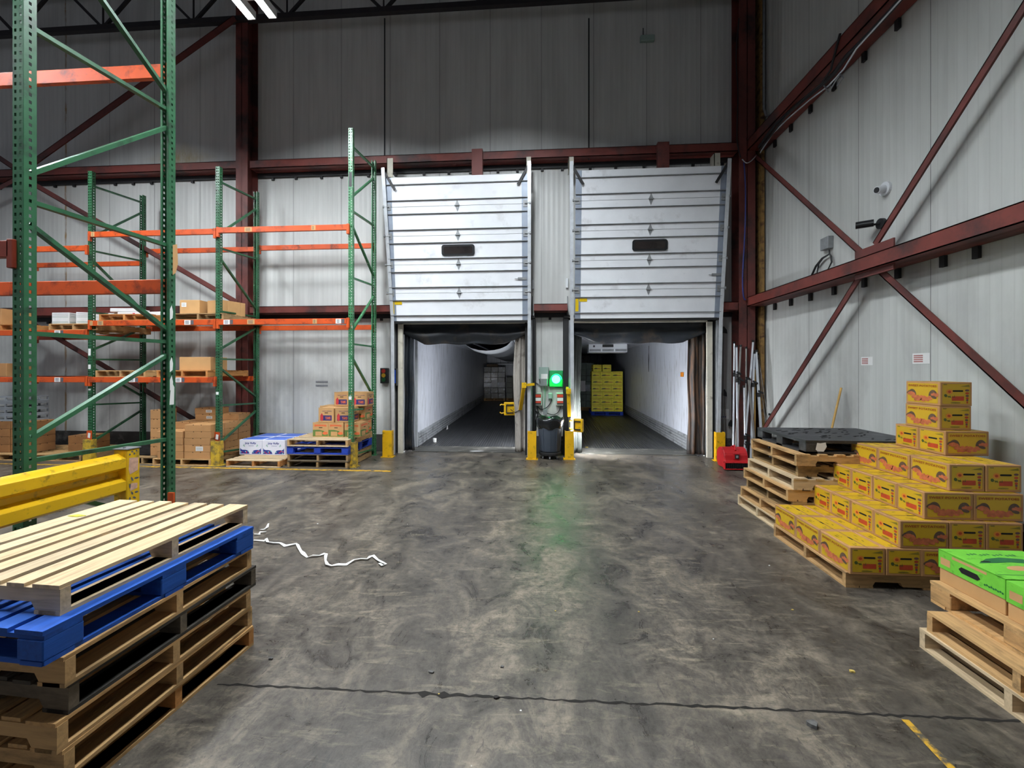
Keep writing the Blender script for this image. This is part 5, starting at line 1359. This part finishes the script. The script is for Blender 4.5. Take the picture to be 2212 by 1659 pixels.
b = MB(); b.tube([(.0, -.10, .33), (.02, -.02, .40), (.0, .06, .36)], .017, 8); b.build('carry_handle', m_rp, t)
# leaning poles
m_al = mat('bright_aluminium', '#d0d4da', .25, metal=.4, var=.1); m_bk = M_BLACK; m_wd = mat('wood_handle', '#b9924e', .6, var=.15, scale=12); m_gp2 = mat('grey_pole', '#7d7a76', .5, var=.2)
def pole(x0, y0, Y0, x1, y1, r, m, lb, clamps=(), foot=True, name='load_bar', cat='load bar', dz=0):
    """top pixel x0,y0 on plane Y0; bottom on floor at pixel column x1 in plane 8.05"""
    top = onY(x0, y0, Y0); bx_ = onY(x1, 985, 8.12); bot = Vector((bx_.x, 8.12, 0.02))
    if y1 is not None: q = onY(x1, y1, 8.2); bot = Vector((q.x, 8.2, max(0.02, q.z-.0)))
    t = thing(name, lb, cat, (bot.x, bot.y, 0)); o = Vector((bot.x, bot.y, 0))
    b = MB(); b.cyl(bot-o, top-o, r, n=10); b.build('bar', m, t, smooth=False)
    for f in clamps:
        q = (bot-o).lerp(top-o, f); b = MB(); b.cyl(q+Vector((0, 0, -.04)), q+Vector((0, 0, .04)), r*1.6, n=8); b.cbox(q+Vector((.03, -.02, .05)), (.10, .02, .03), ry=.5); b.build('clamp', M_BLACK, t)
    MB().cyl(top-o-Vector((0, 0, .02)), top-o+Vector((0, 0, .02)), r*1.5, n=8).build('end_foot', M_RUBBER, t)
    return t
YB = 8.62
pole(1586, 740, YB, 1584, None, .017, m_al, 'leftmost bright metal bar leaning by the corner column', (.72,))
pole(1591, 748, 8.40, 1594, None, .020, m_al, 'tall silver bar directly behind the red blower', (.74, .70))
pole(1600, 747, 8.40, 1588, None, .017, m_gp2, 'grey bar crossing behind the two leftmost silver bars', (.68,))
pole(1612, 751, 8.42, 1611, None, .014, m_gp2, 'thin grey bar with a T top in front of the corner column', (.70,))
pole(1608, 835, 8.36, 1611, None, .022, m_al, 'short thick silver bar standing at the blower’s right', (.22,))
pole(1627, 737, 8.42, 1606, None, .018, m_al, 'silver bar tilting right across the red corner column', (.2,))
pole(1629, 762, 8.42, 1622, None, .022, m_al, 'thick silver bar just right of the corner column', (.70,))
pole(1633, 758, 8.42, 1648, None, .024, m_al, 'widest silver bar, leaning left beside the right wall', (.60,))
pole(1631, 795, 8.42, 1630, None, .013, m_wd, 'wooden handle standing in the wall corner', name='broom_stick', cat='stick')
pole(1617, 818, 8.30, 1634, None, .020, m_gp2, 'dull grey bar slanting right below the silver bars')
pole(1662, 895, 8.30, 1652, None, .012, m_al, 'short thin bar at the foot of the right wall brace')
for k, (x0, x1) in enumerate(((1638, 1672), (1637, 1664))):
    pole(x0, 765+10*k, 8.5, x1, None, .006, m_gp2, ['thin dark line slanting furthest right in the wall corner', 'second thin dark line in the wall corner'][k], name='thin_line', cat='rod')  # slim cylinders following thin dark lines in the corner
# squeegee, brooms by the track
def tool(px, y0, px2, lb, hd, m=m_gp2, hz=.12):
    top = onY(px, y0, WY-.06); bot = onY(px2, 985, WY-.16); bot.z = .0; t = thing('floor_tool', lb, 'tool', (bot.x, bot.y, 0)); o = Vector((bot.x, bot.y, 0))
    MB().cyl((0, 0, 0.01), top-o, .011, n=8).build('handle', m, t)
    b = MB(); q = top-o
    b.prism([(-hd/2, 0), (hd/2, -.02), (hd*.42, .05), (.0, hz), (-hd*.42, .06)], (q.x, q.y-.02, q.z-.02), (1, 0, 0), (0, 0, 1), (0, .04, 0)); b.build('head', M_BLACK, t)
tool(1563, 716, 1560, 'black headed mop stood upside down beside the right door track', .13)
tool(1565, 852, 1565, 'small grey headed tool hanging right of the right door track', .08)
tool(1579, 918, 1584, 'short brush stood on its handle between guard and poles', .09)
# broom handle behind the black pallet, on the right wall
p = onX(1817, 838, WX_R-.08); q = onX(1797, 925, WX_R-.30); d = (q-p); k = -p.z/d.z; e = p+d*k; e.z = .01
tag(MB().cyl((0, 0, 0), p-e, .014, n=10).build('long_stick', m_wd, loc=e), 'pale wooden handle leaning on the right wall behind the black pallet', 'handle')

# ================================================================ RIGHT WALL FITTINGS
p = onX(1915, 408, WX_R); t = thing('security_camera', 'white round security camera above the black one on the right wall', 'camera', p)
MB().cyl((0, 0, 0), (-.03, 0, 0), .085, n=20).build('mount', M_WHITE, t); MB().cyl((-.03, 0, 0), (-.13, -.02, -.02), .048, .044, n=18).build('camera_body', M_WHITE, t); MB().cyl((-.13, -.02, -.02), (-.137, -.021, -.021), .034, n=16).build('camera_lens', M_BLACK, t)
p = onX(1907, 483, WX_R); t = thing('security_camera', 'black bullet security camera on a short arm on the right wall', 'camera', p)
MB().cyl((0, 0, 0), (-.04, 0, 0), .065, n=18).build('mount', M_BLACK, t); MB().cyl((-.04, 0, 0), (-.11, .04, .0), .014, n=8).build('arm', M_BLACK, t); MB().cyl((-.10, .01, .015), (-.24, .12, .02), .045, n=14).build('camera_body', m_blackpl, t)
p = onX(1792, 526, WX_R); t = thing('junction_box', 'grey junction box with a coiled cable above the right wall girt', 'box', p); MB().box(-.08, 0, -.09, .09, -.09, .09).build('box_body', M_GALVD, t, bevel=.005)
b = MB()
def onr(px, py): return onX(px, py, WX_R-.05)-p
for s in range(4):
    P = [onr(1791+s, 540), onr(1792, 548), onr(1796-s*2, 553), onr(1797-s, 566), onr(1788, 583+s), onr(1774, 594), onr(1765, 590), onr(1768+s, 570), onr(1778, 556+s*2), onr(1790, 550)] if s < 2 else [onr(1792, 548), onr(1775, 556+s), onr(1758+s*2, 574), onr(1748+s*2, 596)]
    b.tube(P, .009, 6)
b.build('coiled_cable', M_BLACK, t, smooth=True)
def rcable(pts, r, m, lb, X):
    P = [onX(a_, b_, X) for a_, b_ in pts]; o = P[0]; tag(MB().tube([q-o for q in P], r, 6).build('cable', m, loc=o, smooth=True), lb, 'cable')
rcable([(1640, 318), (1675, 268), (1720, 228), (1760, 196), (1800, 160), (1830, 120), (1880, 70), (1925, 22), (1970, -30)], .030, M_BLACK, 'thick black cable bundle strapped under the upper right girt', 3.99)
rcable([(1642, 330), (1668, 290), (1700, 258), (1750, 215), (1790, 185), (1822, 150), (1850, 105), (1900, 50), (1945, 0), (1980, -35)], .012, m_al, 'pale grey cable running along the upper right girt', 3.97)
rcable([(1640, 325), (1660, 300), (1700, 248), (1745, 205), (1775, 180), (1795, 150), (1806, 105), (1815, 72)], .014, M_BLACK, 'black cable leaving the bundle and climbing over the upper girt', 3.91)
rcable([(1780, 185), (1790, 200), (1805, 175), (1815, 160), (1822, 168), (1808, 185)], .010, M_GALVD, 'loose loops of grey cable hanging from the bundle on the upper right girt', 3.95)
rcable([(1650, -20), (1650, 120), (1650, 235), (1655, 250), (1668, 250), (1700, 250)], .022, M_GALVD, 'dark bent conduit high on the right wall beside the corner column', 4.2)
cable([(1607, 350), (1610, 400), (1610, 470), (1607, 540), (1604, 600), (1606, 640), (1611, 648)], .012, mat('blue_cable_m', '#22337a', .5), 'blue cable hanging down the corner column', y=8.42)
cable([(1603, 344), (1612, 352), (1622, 348), (1634, 336)], .010, m_al, 'pale cable looping at the top right of the corner column', y=8.38)
cable([(1596, 40), (1590, 120), (1594, 200), (1592, 300), (1600, 340)], .010, M_BLACK, 'black cable running down the upper corner column', y=8.40)
# emergency beacon on the upper wall
p = onY(1397, 87, WY); t = thing('emergency_light', 'small pale emergency light high on the back wall above the right dock door', 'light', p)
MB().box(-.14, .14, -.08, 0, -.06, .06).build('box_body', m_gb, t, bevel=.01); MB().cyl((-.08, -.04, .06), (-.08, -.04, .22), .008, n=6).build('stem', M_BLACK, t)

# ================================================================ FLOOR LITTER
b = MB(); PTS = [(548, 1170), (571, 1169), (575, 1166), (578, 1173), (590, 1176), (605, 1175), (616, 1181), (640, 1177), (643, 1180), (645, 1186), (650, 1192), (655, 1198), (664, 1205), (675, 1204), (690, 1202), (700, 1199), (704, 1199), (703, 1214), (707, 1223), (716, 1225), (730, 1222), (748, 1221), (765, 1213), (780, 1209), (793, 1211), (800, 1203), (806, 1203), (815, 1211), (824, 1218), (834, 1221), (826, 1224), (820, 1219)]
r = random.Random(6); o = at(*PTS[0], 0); Q = [at(px, py, 0)-o for px, py in PTS]
def ribbon(Q, w_):
    b = MB(); n = len(Q)
    for i in range(n):
        d = (Q[min(i+1, n-1)]-Q[max(i-1, 0)]).normalized(); s_ = Vector((-d.y, d.x, 0)); tw = math.sin(i*1.3); z_ = .004+.012*abs(math.cos(i*1.7))
        b.v.append(tuple(Q[i]+s_*w_*(.35+.4*abs(tw))+Vector((0, 0, z_)))); b.v.append(tuple(Q[i]-s_*w_*(.35+.4*abs(tw))+Vector((0, 0, max(.002, z_-.008*tw)))))
    for i in range(n-1): b.f.append((2*i, 2*i+2, 2*i+3, 2*i+1)); b.m.append(0)
    return b
ob = ribbon(Q, .022).build('plastic_strap', m_lit, loc=o); tag(ob, 'long crumpled white plastic strap trailing over the floor', 'strap'); md = ob.modifiers.new('s', 'SOLIDIFY'); md.thickness = .002
for pts, lb in (([(580, 1134), (577, 1140), (572, 1145), (564, 1146), (572, 1148)], 'small white twist of strap nearest the far side of the left pallets'), ([(549, 1157), (560, 1155), (562, 1152), (575, 1151)], 'short white strap piece beside the blue pallet corner')):
    o = at(*pts[0], 0); ob = ribbon([at(px, py, 0)-o for px, py in pts], .02).build('plastic_strap', m_lit, loc=o); tag(ob, lb, 'strap'); md = ob.modifiers.new('s', 'SOLIDIFY'); md.thickness = .002
m_clod = mat('grey_debris', '#5d5c5a', .8, var=.3, scale=40); m_clodb = mat('dark_debris', '#1c1815', .8); m_strw = mat('straw_bits', '#c8ae5a', .7)
for i, (px, py, s, m, lb) in enumerate(((1072, 1508, .03, m_clodb, 'dark clump of debris in the floor joint'), (1085, 1442, .025, m_clod, 'grey crumpled bit on the floor above the joint clump'), (931, 1453, .03, m_clod, 'grey fleck of foil left of the crumpled bit'),
    (1541, 1381, .012, m_lit, 'single white speck right of the middle of the floor'), (1842, 1452, .03, m_strw, 'yellowish leaf bit on the floor near the right pallets'), (1712, 1318, .016, m_strw, 'tiny orange bit on the floor left of the sweet potato pallet'),
    (686, 1132, .02, m_lit, 'small white pellet far left of the middle floor'), (880, 1133, .012, m_lit, 'tiny white fleck on the floor'), (1757, 1568, .06, m_clod, 'pale smear of tape below the joint at the lower right'), (1125, 1536, .012, m_lit, 'thin white splinter just under the joint'), (585, 1424, .03, m_clod, 'grey foil bit beside the left pallet stack'), (1662, 1222, .015, m_lit, 'white paper fleck left of the sweet potato pallet'),
    (1200, 1320, .012, m_strw, 'straw fleck in the middle of the floor'), (1380, 1322, .014, m_strw, 'straw fleck right of the middle of the floor'), (948, 1500, .012, m_strw, 'straw fleck on the joint left of the dark clump'))):
    p = at(px, py, 0); b = MB(); rr2 = random.Random(i); s *= .6; P = [(s*(.4+.7*rr2.random())*math.cos(a_*PI/4), s*(.3+.5*rr2.random())*math.sin(a_*PI/4)) for a_ in range(8)]
    b.prism(P, (0, 0, 0), (1, 0, 0), (0, 1, 0), (0, 0, min(.02, s*.5))); tag(b.build('debris', m, loc=(p.x, p.y, .0005)), lb, 'debris')
